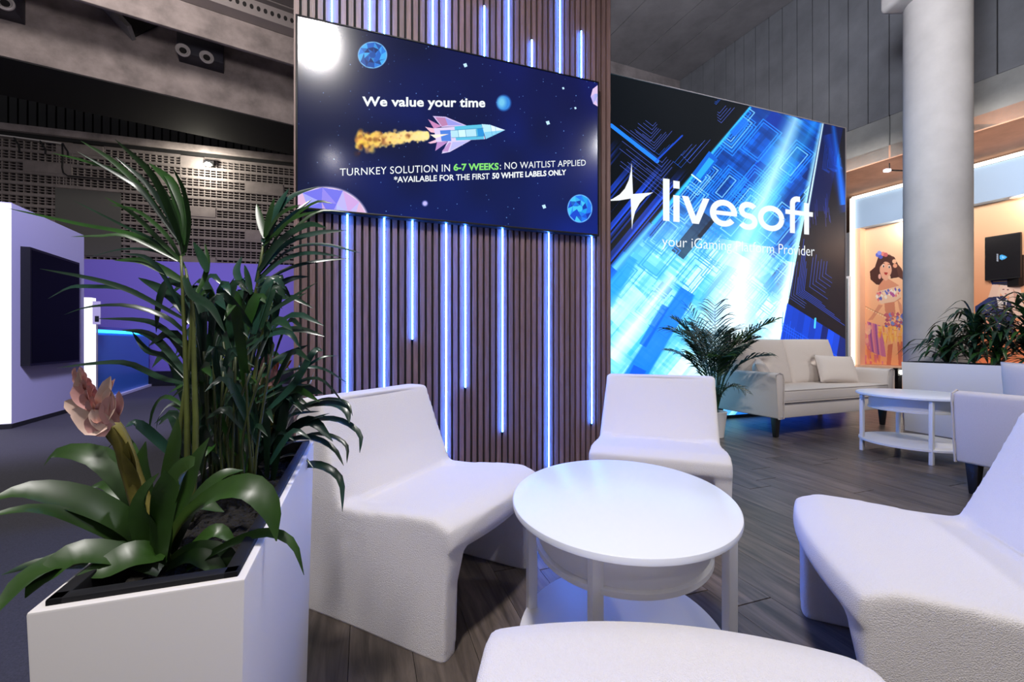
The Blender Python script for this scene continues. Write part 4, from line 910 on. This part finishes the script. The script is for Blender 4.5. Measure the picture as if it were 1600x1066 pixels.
def cushion_f(t, e=.10, pinch=.05, tuft=False):
    def f(u_, v_):
        k = max(0, (1-abs(u_)**3.2))*max(0, (1-abs(v_)**3.2)); y = t*(e+(1-e)*k**.5); p_ = 1-pinch*(1-abs(v_*u_)**1.5)*0
        x = u_*(1-pinch*(1-v_*v_)*-1*0-pinch*(v_*v_)*0); z = v_
        x = u_*(1-pinch*(1-(abs(v_))**2)*.6); z = v_*(1-pinch*(1-(abs(u_))**2)*.6)
        yf = y
        if tuft:
            r = math.hypot(u_, v_+.05); an = math.atan2(v_+.05, u_); yf = y-t*.75*math.exp(-(r/.14)**2)-t*.10*math.exp(-(r/.5)**2)*abs(math.cos(an*5))
        return x, z, yf, y
    return f
def make_sofa():
    e = empty('sofa', (0, 0, 0)); Ln = 1.96; D = .88       # local x along the length from left arm outer face, y backwards, front at y=0
    MB().box(.09, Ln-.09, .015, D-.06, .20, .352).build('base_frame', M['linen'], e, bevel=.012)
    MB().box(.095, Ln-.095, -.004, .56, .358, .492).build('seat_cushion', M['linen'], e, bevel=.028, seg=4)
    MB().tube([(.10, .0, .486), (Ln-.10, .0, .486)], .006, 6).build('piping', M['linen_pipe'], e, smooth='auto'); MB().tube([(.10, .0, .364), (Ln-.10, .0, .364)], .006, 6).build('piping', M['linen_pipe'], e, smooth='auto')
    for s_ in (0, 1):
        # arm: slightly flared outwards at the top
        b = MB(); prof = [(0.02, .20), (.10, .20), (.10, .60), (.085, .655), (.035, .675), (-.012, .655), (-.015, .60), (.0, .40)]
        ys = [0, D-.02]; n = len(prof)
        if s_: prof = [(Ln-x, z) for x, z in prof]
        vs = [(x, yy, z-(.0 if yy == 0 else .0)) for yy in ys for x, z in prof]
        b.add(vs, [tuple(range(n)), tuple(range(n, 2*n))[::-1]]+[(i, n+i, n+(i+1) % n, (i+1) % n) for i in range(n)]); b.build('arm', M['linen'], e, bevel=.016, seg=3)
        MB().tube([(x, -.002, z) for x, z in prof]+[(prof[0][0], -.002, prof[0][1])], .006, 6).build('piping', M['linen_pipe'], e, smooth='auto')
        cx = .10+(Ln-.2)*(.25 if s_ == 0 else .75)
        b = grid_solid((Ln-.2)/2-.01, .56, cushion_f(.115, .45, -.02, True), 30); o = b.build('back_cushion', M['linen'], e, smooth=True, loc=(cx, .65, .735), rot=(math.radians(-14), 0, 0))
        MB().lathe([(.004, -.008), (.016, -.004), (.016, .002), (.004, .006)], 14).build('button', M['linen_pipe'], o, smooth='auto', loc=(0, -.035, -.015), rot=(PI/2, 0, 0))
    MB().box(.10, Ln-.10, D-.10, D, .20, .93).build('back_frame', M['linen'], e, bevel=.03, seg=3)
    for x in (.075, Ln-.075):
        for y in (.07, D-.09):
            b = MB(); r0, r1 = .020, .034
            b.add([(sx*r0, sy*r0, 0) for sx, sy in ((-1, -1), (1, -1), (1, 1), (-1, 1))]+[(sx*r1, sy*r1, .21) for sx, sy in ((-1, -1), (1, -1), (1, 1), (-1, 1))], [(3, 2, 1, 0), (4, 5, 6, 7), (0, 1, 5, 4), (1, 2, 6, 5), (2, 3, 7, 6), (3, 0, 4, 7)])
            b.build('leg', M['legblack'], e, bevel=.003, loc=(x, y, 0))
    return e
so = make_sofa(); tag(so, 'cream two seat sofa with black legs in front of the video wall', 'sofa', 'cream sofas'); SOA = math.radians(21.5)
s0 = Vector((2.70, 4.37)); setloc(so, (s0.x, s0.y, 0), SOA)
so2 = copy_tree(so); tag(so2, 'cream sofa cut off by the right edge, its side arm turned to the camera', 'sofa', 'cream sofas')
# its front far leg stands at (3.0, 2.78); it faces the first sofa
fx = Vector((3.02, 2.80)); A2 = ANG+PI; loc2 = fx-Vector((math.cos(A2)*(1.96-.075)-math.sin(A2)*.07, math.sin(A2)*(1.96-.075)+math.cos(A2)*.07))
setloc(so2, (loc2.x, loc2.y, 0), A2)
def sofa_pt(x, y, z, loc=s0, a=SOA): return Vector((loc.x+math.cos(a)*x-math.sin(a)*y, loc.y+math.sin(a)*x+math.cos(a)*y, z))
def pillow(loc, rot, label, w=.46, h=.34):
    e = empty('cushion', loc, 0, label, 'cushion', 'cream scatter cushions'); e.rotation_euler = rot
    grid_solid(w, h, cushion_f(.075, .02, .07), 24).build('cover', M['linen'], e, smooth=True)
    rim = []; 
    for i in range(64):
        t = i/64*4; k_ = int(t); f_ = (t-k_)*2-1; u_, v_ = [(f_, -1), (1, f_), (-f_, 1), (-1, -f_)][k_]; x, z, _, _ = cushion_f(.075, .02, .07)(u_, v_); rim.append((x*w/2, 0, z*h/2))
    MB().tube(rim+[rim[0]], .005, 6, False).build('piping', M['linen_pipe'], e, smooth=True); return e
pillow(sofa_pt(1.52, .36, .655), (math.radians(-20), math.radians(3), SOA+math.radians(-14)), 'cream cushion leaning on the right end of the far sofa', .52, .34)
pillow(sofa_pt(.30, .40, .625), (math.radians(-24), math.radians(-6), SOA+math.radians(38)), 'cream cushion peeking over the left arm of the far sofa', .46, .32)
q = at(1616, 607, 2.95); pillow((q.x+.03, q.y, q.z), (math.radians(-6), 0, ANG+math.radians(75)), 'cream cushion with blue tint standing on the near sofa at right edge', .40, .34)

# ================================================================== PLANTERS
def make_planter(L_, D_, H_, taper, label, grp, inner=.02):
    e = empty('planter', (0, 0, 0), 0, label, 'planter', grp)
    def ring(x0, x1, y0, y1, z): return [(x0, y0, z), (x1, y0, z), (x1, y1, z), (x0, y1, z)]
    t = taper; vs = ring(t, D_-t, t, L_-t, 0)+ring(0, D_, 0, L_, H_)+ring(.012, D_-.012, .012, L_-.012, H_)+ring(.012, D_-.012, .012, L_-.012, H_-.06)
    fs = [(3, 2, 1, 0)]
    for k_ in range(3):
        for i in range(4): a_, b_ = k_*4+i, k_*4+(i+1) % 4; fs.append((a_, b_, b_+4, a_+4))
    fs.append((12, 13, 14, 15)); MB().add(vs, fs).build('body', M['planter'], e, bevel=.003)
    b = MB(); g = .010; w = .016
    for x0, x1, y0, y1 in ((g, D_-g, g, g+w), (g, D_-g, L_-g-w, L_-g), (g, g+w, g, L_-g), (D_-g-w, D_-g, g, L_-g)): b.box(x0, x1, y0, y1, H_-.05, H_+.006)
    b.build('liner_rim', M['rim'], e, bevel=.002)
    n = 14; vs = [(.03+(D_-.06)*i/n, .03+(L_-.06)*j/(2*n), H_-.042+random.uniform(-.006, .008)) for j in range(2*n+1) for i in range(n+1)]
    o = MB().add(vs, [(j*(n+1)+i, j*(n+1)+i+1, (j+1)*(n+1)+i+1, (j+1)*(n+1)+i) for j in range(2*n) for i in range(n)]).build('soil', M['soil'], e); o['kind'] = 'stuff'
    return e
PH = .72
pa = make_planter(.735, .197, PH, .018, 'tall white rectangular planter with black rim at the left front', 'white planters'); q = uv(-.329, .579); setloc(pa, (q.x, q.y, 0), ANG)
PH2 = .765
pb = make_planter(2.0, .36, PH2, .02, 'low white rectangular planter in front of the round column', 'white planters')
q = Vector((4.71, 4.93)); a2 = math.atan2(-.945, .326)   # local y runs along the length towards the camera
setloc(pb, (q.x, q.y, 0), a2-PI/2)

# ================================================================== FOLIAGE
def bez(pts, n=11):
    """smooth curve through the given points"""
    P_ = [Vector(p_) for p_ in pts]
    if len(P_) == 2: return [P_[0].lerp(P_[1], i/(n-1)) for i in range(n)]
    Q = [P_[0]*2-P_[1]]+P_+[P_[-1]*2-P_[-2]]; segs = len(P_)-1; out = []
    for i in range(n):
        t = i/(n-1)*segs; k_ = min(int(t), segs-1); f_ = t-k_; a_, b_, c_, d2 = Q[k_], Q[k_+1], Q[k_+2], Q[k_+3]
        out.append(.5*((2*b_)+(c_-a_)*f_+(2*a_-5*b_+4*c_-d2)*f_*f_+(3*b_-a_-3*c_+d2)*f_**3))
    return out
def blade3(pts, w, up, m, parent, name='leaf', n=11, fold=.25, wp=None):
    o = MB().leaf(bez(pts, n), w, Vector(up), fold, wp).build(name, m, None, smooth=True)
    o.parent = parent; o.matrix_parent_inverse = Matrix.Translation(parent.location).inverted(); return o
def pxb(pl_, Y0, Y1): n = len(pl_)-1; return [at(x, y, Y0+(Y1-Y0)*i/n) for i, (x, y) in enumerate(pl_)]
def up_of(): return Vector((random.uniform(-.3, .3), -.85+random.uniform(-.25, .25), .45+random.uniform(-.2, .35)))

# ---- bromeliad with the large pink flower
br = empty('bromeliad', at(251, 868, .60), 0, 'bromeliad with a large pale pink flower at the near end of the tall planter', 'plant', 'bromeliads')
bl = [([(247, 860), (237, 830), (204, 764), (157, 717), (95, 707), (69, 728)], .62, .60, 36), ([(250, 872), (204, 822), (133, 785), (47, 768), (-24, 785)], .60, .50, 40), ([(240, 872), (190, 845), (119, 811), (47, 796), (-40, 812)], .60, .47, 20),
      ([(250, 882), (180, 862), (95, 881), (38, 911), (-8, 962)], .58, .44, 40), ([(240, 880), (140, 880), (60, 884), (2, 899)], .60, .52, 24), ([(252, 890), (185, 868), (120, 868), (70, 905), (40, 935)], .56, .47, 44), ([(252, 880), (240, 868), (205, 870), (160, 892), (120, 900)], .57, .50, 46),
      ([(256, 876), (285, 816), (342, 771), (392, 764), (424, 797), (432, 846)], .60, .58, 44), ([(280, 900), (308, 880), (361, 850), (418, 833), (458, 850), (475, 899)], .60, .60, 17), ([(254, 870), (285, 790), (304, 730), (327, 684)], .62, .66, 34),
      ([(250, 850), (262, 760), (274, 700), (278, 652)], .62, .64, 26), ([(252, 880), (262, 800), (290, 740), (303, 728)], .58, .56, 62), ([(246, 870), (228, 800), (222, 740), (228, 690)], .62, .64, 40), ([(256, 885), (300, 860), (350, 868), (380, 900)], .60, .62, 30),
      ([(250, 860), (300, 790), (345, 745), (380, 735)], .66, .72, 26), ([(244, 860), (200, 790), (165, 758), (130, 768)], .66, .70, 18), ([(248, 850), (218, 740), (190, 690), (160, 708)], .68, .74, 22), ([(254, 882), (232, 830), (228, 780), (248, 740)], .57, .55, 50), ([(262, 884), (280, 840), (310, 790), (350, 800)], .63, .66, 30), ([(268, 890), (310, 850), (340, 830), (370, 850)], .62, .64, 26), ([(250, 880), (256, 820), (262, 770), (258, 735)], .56, .55, 44), ([(240, 882), (210, 830), (180, 800), (140, 800)], .64, .70, 24), ([(262, 888), (300, 870), (330, 880), (360, 905)], .59, .60, 28)]
for pts, Y0, Y1, w in bl:
    blade3(pxb(pts, Y0, Y1), w/F*Y0, (random.uniform(-.1, .1), -.55, .75), M['brom'], br, 'leaf', 14, .30, lambda q: (min(1, .55+q*.9) if q < .5 else max(0, 1-((q-.5)/.5)**2.1)))
def rel(o, par): o.parent = par; o.matrix_parent_inverse = Matrix.Translation(par.location).inverted(); return o
sm = MB().tube(bez(pxb([(251, 880), (225, 800), (204, 735), (190, 690), (172, 660)], .60, .575), 10), [.013, .013, .012, .012, .011, .011, .010, .010, .010, .009], 10).build('stem', M['stemy'], None, smooth=True); rel(sm, br)
for pts, w in [([(204, 740), (196, 705), (178, 668)], 22), ([(212, 760), (206, 715), (200, 690)], 20), ([(222, 790), (212, 745), (190, 705)], 20), ([(190, 700), (178, 672), (158, 655)], 24)]:
    blade3(pxb(pts, .59, .57), w/F*.58, (0, -1, .2), M['stemy'], br, 'bract', 8, .5)
def petal(pts, w, m, Y0=.575, Y1=.565, par=br, fold=.45): blade3(pxb(pts, Y0, Y1), w/F*Y0, (random.uniform(-.3, .3), -1, .35), m, par, 'petal', 9, fold, lambda q: math.sin(PI*min(1, .22+q*.75))**.55)
for i in range(48):      # cone of overlapping bracts
    t = i/47; a_ = i*2.4; cx = 152-t*26; cy = 640-t*58; rr = 17*(1-t*.80)
    bx_, by_ = cx+rr*.75*math.cos(a_), cy+8+rr*.15*math.sin(a_); tx, ty = cx-5+rr*1.12*math.cos(a_), cy-9+rr*.1
    petal([(bx_, by_), ((bx_+tx)/2+3*math.cos(a_), (by_+ty)/2), (tx, ty)], 15*(1-.4*t), M['petal' if i % 5 else 'petal2'], .575-.018*math.sin(a_), .570-.022*math.sin(a_))
for pts, w, m in [([(144, 652), (125, 638), (101, 627)], 26, 'petal2'), ([(156, 634), (134, 622), (114, 604)], 26, 'petal'), ([(160, 652), (163, 628), (173, 588)], 24, 'petal2'), ([(168, 645), (170, 620), (180, 592)], 16, 'petal'), ([(184, 652), (190, 632), (186, 611)], 14, 'petal'), ([(172, 668), (158, 655), (143, 640)], 24, 'petal2'),
                  ([(168, 662), (150, 668), (130, 650), (112, 640)], 28, 'petal2'), ([(170, 650), (176, 632), (170, 606)], 26, 'petal2'), ([(178, 660), (172, 640), (176, 618)], 24, 'petal'), ([(172, 672), (150, 665), (138, 652)], 26, 'petal')]:
    petal(pts, w, M[m], .565, .553)
# second bromeliad, deeper in the planter
b2_ = empty('bromeliad', at(420, 700, 1.08), 0, 'bromeliad with a small pink and orange flower deep in the tall planter', 'plant', 'bromeliads')
rel(MB().tube(bez([at(415, 705, 1.1), at(424, 650, 1.05), at(421, 592, 1.0)], 6), .007, 8).build('stem', M['stemy'], None, smooth=True), b2_)
for i in range(16):
    t = i/15; a_ = i*2.4; cx = 421; cy = 596-t*30; rr = 12*(1-t*.6)
    blade3(pxb([(cx+rr*.5*math.cos(a_), cy+8), (cx+rr*math.cos(a_), cy-4), (cx+rr*.9*math.cos(a_), cy-16)], 1.0-.02*math.sin(a_), .99-.02*math.sin(a_)), 13/F, (0, -1, .2), M['petal'], b2_, 'petal', 7, .4)
for pts, m in [([(428, 585), (433, 570), (432, 556)], 'petal3'), ([(438, 580), (447, 572), (456, 563)], 'petal3'), ([(425, 600), (412, 600), (404, 592)], 'petal')]: blade3(pxb(pts, .99, .98), 9/F, (0, -1, .2), M[m], b2_, 'petal', 7, .4)
for pts, w in [([(415, 705), (395, 650), (372, 622), (345, 625)], 22), ([(420, 705), (440, 640), (470, 610), (505, 615)], 24), ([(418, 705), (430, 655), (436, 615), (430, 580)], 20), ([(415, 705), (385, 675), (350, 665), (325, 690)], 20), ([(425, 710), (460, 670), (490, 660), (520, 690)], 20), ([(410, 705), (400, 660), (405, 620), (395, 590)], 20)]:
    blade3(pxb(pts, 1.08, 1.04), w/F*1.06, up_of(), M['leafC'], b2_, 'leaf', 10, .3)

# ---- palm reaching up on the left (canes and blades)
def plant(name, x, y, Yd, label): return empty(name, at(x, y, Yd), 0, label, 'plant', 'palms in the tall planter')
p1_ = plant('palm', 285, 815, .74, 'tall palm in the tall planter fanning long thin blades to the upper left')
canes = [[(290, 815), (293, 700), (290, 560), (287, 493), (283, 400)], [(297, 815), (306, 700), (303, 560), (302, 490), (290, 420)], [(272, 815), (278, 700), (296, 560), (300, 470)]]
for c_ in canes: rel(MB().tube(bez(pxb(c_, .74, .76), 10), [.0058-.0004*i for i in range(10)], 8).build('cane', M['cane'], None, smooth=True), p1_)
fan = [([(288, 383), (283, 345), (271, 290), (233, 255)], 20, 'leafA'), ([(286, 385), (268, 335), (238, 273), (180, 218)], 13, 'leafA'), ([(284, 385), (229, 304), (178, 253), (126, 220)], 9, 'leafA'), ([(282, 380), (226, 304), (193, 279), (121, 237)], 8, 'leafB'),
       ([(275, 375), (215, 285), (136, 253), (80, 239)], 6, 'leafA'), ([(282, 380), (258, 326), (224, 282), (181, 246)], 9, 'leafB'), ([(283, 408), (249, 375), (209, 335), (164, 308)], 8, 'leafA'), ([(283, 408), (238, 375), (193, 353), (114, 313)], 6, 'leafB'),
       ([(283, 410), (215, 369), (122, 350), (10, 325)], 8, 'leafA'), ([(278, 408), (201, 370), (156, 369), (111, 370)], 7, 'leafA'), ([(287, 440), (255, 422), (221, 408), (178, 407)], 14, 'leafA'), ([(290, 500), (226, 465), (187, 448), (136, 434), (62, 420)], 9, 'leafB'),
       ([(240, 475), (200, 452), (136, 448), (108, 450), (75, 467)], 8, 'leafC'), ([(300, 505), (277, 470), (249, 451), (216, 434)], 19, 'leafB'), ([(325, 425), (316, 403), (302, 378)], 14, 'leafB'), ([(290, 420), (262, 370), (215, 330), (170, 320)], 7, 'leafA'),
       ([(290, 520), (258, 495), (200, 478), (140, 480), (100, 492)], 9, 'leafB'), ([(290, 500), (262, 440), (232, 404), (190, 396)], 8, 'leafC'), ([(292, 545), (250, 510), (215, 500), (150, 498)], 10, 'leafB'), ([(296, 590), (255, 540), (225, 520), (190, 516)], 13, 'leafB'),
       ([(300, 600), (262, 560), (230, 548), (206, 518)], 12, 'leafB'), ([(290, 600), (250, 590), (200, 568), (150, 568), (90, 575)], 10, 'leafB'), ([(286, 400), (290, 340), (268, 285), (252, 270)], 12, 'leafA'), ([(285, 395), (275, 340), (250, 290), (205, 240)], 8, 'leafA'),
       ([(288, 430), (300, 460), (330, 480), (352, 520)], 14, 'leafB'), ([(290, 450), (265, 440), (250, 470), (244, 520)], 16, 'leafB'), ([(300, 470), (318, 440), (325, 410), (320, 380)], 10, 'leafA'), ([(285, 410), (240, 392), (190, 390), (140, 402)], 7, 'leafC'),
       ([(290, 395), (296, 350), (288, 300), (270, 262)], 8, 'leafA'), ([(295, 640), (260, 620), (240, 640), (232, 680)], 8, 'leafA'), ([(296, 650), (270, 632), (250, 650), (244, 672)], 9, 'leafA'), ([(302, 740), (250, 690), (215, 662), (196, 668)], 16, 'leafC')]
for pts, w, m in fan: blade3(pxb(pts, .76, random.uniform(.70, .86)), w*.92/F*.78, up_of(), M[m], p1_, 'leaf', 12, .22)
# ---- palm on the right of it
p2_ = plant('palm', 372, 760, .94, 'bushy palm in the tall planter leaning its fronds over the television corner')
for c_ in [[(372, 770), (374, 680), (380, 560), (398, 470), (411, 385)], [(360, 770), (364, 680), (366, 600), (349, 560)], [(385, 770), (388, 690), (402, 560), (425, 470)], [(345, 780), (350, 700), (362, 620), (372, 560)], [(395, 770), (392, 700), (386, 640), (392, 590)]]:
    rel(MB().tube(bez(pxb(c_, .94, .92), 10), [.0062-.0004*i for i in range(10)], 8).build('cane', M['cane'], None, smooth=True), p2_)
fan = [([(401, 441), (428, 345), (454, 309), (500, 291)], 15, 'leafC'), ([(411, 378), (434, 326), (451, 295)], 15, 'leafC'), ([(414, 372), (407, 345), (401, 319)], 12, 'leafA'), ([(414, 375), (421, 340), (429, 309)], 11, 'leafA'), ([(411, 382), (447, 345), (488, 311)], 10, 'leafC'), ([(411, 385), (455, 345), (500, 329)], 11, 'leafA'),
       ([(405, 434), (454, 391), (506, 383), (565, 396)], 12, 'leafC'), ([(405, 428), (447, 382), (493, 365), (542, 360)], 11, 'leafC'), ([(401, 441), (441, 408), (483, 396), (533, 401)], 11, 'leafC'), ([(408, 401), (455, 362), (497, 331), (546, 332)], 6, 'leafA'), ([(395, 480), (424, 454), (454, 437), (483, 432)], 15, 'leafB'),
       ([(398, 513), (418, 493), (454, 467), (496, 441)], 9, 'leafB'), ([(400, 505), (440, 478), (480, 457)], 9, 'leafB'), ([(382, 454), (370, 425), (378, 401)], 12, 'leafC'), ([(393, 460), (388, 436), (382, 414)], 10, 'leafB'), ([(349, 590), (368, 552), (418, 523), (467, 515), (507, 526)], 16, 'leafB'),
       ([(411, 590), (430, 566), (455, 552), (482, 539)], 18, 'leafB'), ([(330, 560), (345, 510), (352, 470), (366, 434)], 18, 'leafB'), ([(405, 430), (440, 360), (490, 318), (520, 318)], 9, 'leafA'), ([(400, 450), (450, 420), (500, 408), (548, 404)], 7, 'leafC'), ([(404, 425), (438, 378), (480, 352), (510, 356)], 13, 'leafB'),
       ([(414, 372), (430, 345), (446, 330), (470, 320)], 11, 'leafA'), ([(411, 400), (425, 360), (438, 325), (460, 300)], 11, 'leafC'), ([(395, 520), (370, 490), (350, 480), (330, 500)], 12, 'leafB'), ([(380, 560), (410, 530), (450, 520), (470, 545)], 12, 'leafC'), ([(400, 610), (450, 580), (500, 575), (545, 600)], 6, 'leafC'),
       ([(405, 620), (455, 590), (500, 560), (528, 556)], 6, 'leafC'), ([(400, 630), (450, 605), (500, 592), (545, 640)], 6, 'leafB'), ([(420, 640), (460, 600), (490, 550), (505, 548)], 12, 'leafC'), ([(400, 600), (380, 575), (372, 545), (376, 520)], 12, 'leafA'), ([(350, 600), (335, 560), (338, 530), (352, 505)], 16, 'leafA')]
for pts, w, m in fan: blade3(pxb(pts, .92, random.uniform(.86, 1.02)), w*.95/F*.93, up_of(), M[m], p2_, 'leaf', 12, .22)
# ---- grass-like plant arching over the planter's right rim
p3_ = plant('dracaena', 400, 745, 1.08, 'strappy dark green plant arching over the right rim of the tall planter')
fan = [([(350, 760), (395, 714), (440, 692), (485, 684), (521, 701), (537, 728)], 12, 'leafB'), ([(400, 765), (440, 742), (476, 728), (507, 730), (533, 752), (535, 800)], 15, 'leafB'), ([(420, 700), (440, 687), (489, 658), (530, 657), (562, 678), (562, 708)], 12, 'leafC'), ([(420, 710), (476, 682), (512, 680), (541, 696), (542, 724)], 8, 'leafB'),
       ([(440, 690), (455, 652), (485, 634), (521, 631), (541, 642), (546, 662)], 18, 'leafC'), ([(445, 680), (475, 640), (507, 624), (541, 629), (551, 650)], 7, 'leafB'), ([(372, 690), (395, 657), (424, 664), (449, 683)], 9, 'leafC'), ([(400, 730), (440, 690), (480, 660), (515, 646)], 12, 'leafC'), ([(390, 740), (420, 680), (455, 650), (500, 643)], 12, 'leafB'),
       ([(410, 740), (440, 715), (470, 712), (490, 732)], 7, 'leafC'), ([(395, 720), (430, 650), (455, 600), (470, 566)], 14, 'leafC'), ([(400, 720), (445, 660), (480, 610), (492, 580)], 14, 'leafC'), ([(400, 700), (410, 640), (440, 610), (490, 600)], 12, 'leafB'), ([(390, 745), (360, 690), (330, 668), (300, 672)], 12, 'leafB'), ([(395, 745), (350, 700), (320, 700), (300, 730)], 14, 'leafB')]
for pts, w, m in fan: blade3(pxb(pts, 1.10, 1.04), w/F*1.08, (random.uniform(-.1, .1), -.5, .8), M[m], p3_, 'leaf', 14, .25)
# ---- dense inner foliage of the two palms: many dark blades between the canes
for i in range(130):
    par, Yd = ((p1_, .82), (p2_, 1.0), (p3_, 1.12))[i % 3]
    x0 = random.uniform(300, 430); y0 = random.uniform(500, 760); ang = random.uniform(-2.5, -.6); ln = random.uniform(60, 150)
    dx, dy = math.cos(ang)*ln, math.sin(ang)*ln; sg = 1 if dx > 0 else -1
    if x0+dx*1.3 > 520 or x0+dx*1.3 < 225 or y0+dy < 430: dx *= .4; dy *= .6
    blade3(pxb([(x0, y0), (x0+dx*.4, y0+dy*.6), (x0+dx*.8, y0+dy), (x0+dx*1.15+sg*8, y0+dy*.9+10)], Yd, Yd+random.uniform(-.08, .08)), random.uniform(9, 20)/F*Yd, up_of(), M[random.choice(['leafA', 'leafB', 'leafB', 'leafC'])], par, 'leaf', 9, .25)
for i in range(22):
    par, Yd = ((p1_, .80), (p2_, .98))[i % 2]; x0 = random.uniform(290, 400); x1 = x0+random.uniform(-25, 40)
    rel(MB().tube(bez(pxb([(x0, 760), (x0+random.uniform(-8, 8), 680), (x1, random.uniform(520, 600))], Yd, Yd), 7), .0025, 6).build('cane', M['cane_dark'], None, smooth=True), par)

# ---- potted palm before the video wall
pp = empty('potted_palm', (2.13, 4.50, 0), 0, 'feathery areca palm in a white pot between the far chair and the sofa', 'plant')
MB().lathe([(.085, 0), (.115, .25), (.120, .262), (.112, .266), (.104, .255), (.102, .235)], 32).build('pot', M['planter'], pp, smooth='auto'); MB().lathe([(.10, .228), (.10, .235)], 24).build('soil', M['soil'], pp)['kind'] = 'stuff'
def frond(par, base, azi, length, rise, droop, nl, ll, m, w=.011, bare=.45, seed=0):
    rs_ = random.Random(seed); b = MB(); pts = []
    for i in range(15):
        t = i/14; out = length*(t*.25+t*t*.75)*math.cos(rise); zz = length*(t*math.sin(rise)*1.15-droop*max(0, t-.35)**2)
        pts.append(Vector((base[0]+math.cos(azi)*out, base[1]+math.sin(azi)*out, base[2]+zz)))
    b.tube(pts, [.0055-.0003*i for i in range(15)], 5)
    for k_ in range(nl):
        t = bare+(1-bare)*k_/(nl-1); f_ = t*14; i_ = min(int(f_), 13); p_ = pts[i_].lerp(pts[i_+1], f_-i_); tg = (pts[i_+1]-pts[i_]).normalized(); sd = tg.cross(Vector((0, 0, 1))); sd = sd.normalized() if sd.length > .01 else Vector((1, 0, 0))
        L1 = ll*(.55+.6*math.sin(PI*min(1, (k_+1)/nl*.9)))
        for s_ in (-1, 1):
            dv = (tg*.8+sd*s_*rs_.uniform(.7, 1.15)+Vector((0, 0, rs_.uniform(-.05, .3)))).normalized(); e1 = p_+dv*L1*.55; e2 = p_+dv*L1+Vector((0, 0, -L1*rs_.uniform(.10, .35)))
            b.leaf([p_, p_.lerp(e1, .5), e1, (e1+e2)/2+Vector((0, 0, .01)), e2], w, Vector((math.cos(azi)*.5, math.sin(azi)*.5-.5, .8)), .3)
    return b.build('frond', m, par, smooth=True)
for i in range(34):
    az = i*2.399+.5; hgt = random.uniform(.55, 1.05); frond(pp, (0.02*math.cos(az), .02*math.sin(az), .23), az, random.uniform(.70, 1.22), math.radians(random.uniform(60, 86)), random.uniform(.25, .9), 17, random.uniform(.17, .24), M[['leafB', 'leafC', 'leafA'][i % 3]], .012, .45, i)
for i in range(6): frond(pp, (0, 0, .23), i*1.07, random.uniform(.45, .6), math.radians(58), 1.2, 12, .13, M['leafB'], .009, .4, 50+i)

# ---- dark strappy plants in the far planter
def strappy(n_, loc, stem_h, nl, ln, label, spread=1.0, seed=0):
    rs_ = random.Random(seed); e = empty('dracaena', loc, 0, label, 'plant', 'dark plants in the low planter')
    MB().tube([(0, 0, -.02), (.01, 0, stem_h*.5), (0, .01, stem_h)], .012, 7).build('cane', M['cane'], e, smooth=True)
    for i in range(nl):
        t = rs_.random(); z = stem_h*(.1+.9*t); az = rs_.uniform(0, 2*PI); L_ = ln*rs_.uniform(.6, 1.1); el_ = rs_.uniform(.2, 1.25) if t > .5 else rs_.uniform(.1, .9)
        o_ = Vector((math.cos(az), math.sin(az), 0)); p0_ = Vector((0, 0, z)); p1a = p0_+o_*L_*.35*math.cos(el_)*spread+Vector((0, 0, L_*.40*math.sin(el_)+.03)); p2a = p0_+o_*L_*.75*math.cos(el_)*spread+Vector((0, 0, L_*.62*math.sin(el_))); p3a = p0_+o_*L_*spread*(.35+.65*math.cos(el_))+Vector((0, 0, L_*.55*math.sin(el_)-L_*.22))
        MB().leaf(bez([p0_, p1a, p2a, p3a], 9), rs_.uniform(.030, .050), Vector((0, 0, 1)), .25).build('leaf', M['leafB' if i % 3 else 'leafA'], e, smooth=True)
    return e
def pbpt(along, across): return Vector((4.71+.326*along+.945*across, 4.93-.945*along+.326*across, PH2-.05))
strappy(0, pbpt(.15, .16), .20, 54, .52, 'low arching dark plant at the left end of the far planter', .9, 1)
strappy(0, pbpt(.36, .20), .52, 84, .46, 'tall dark leafy plant in front of the round column', 1., 2)
strappy(0, pbpt(.56, .17), .30, 64, .44, 'low dark plant in the middle of the far planter', 1., 3)
strappy(0, pbpt(.78, .20), .58, 90, .46, 'tall dark leafy plant in front of the orange poster', 1., 4)
strappy(0, pbpt(.98, .16), .36, 60, .42, 'dark plant at the right edge of the far planter', 1., 5)
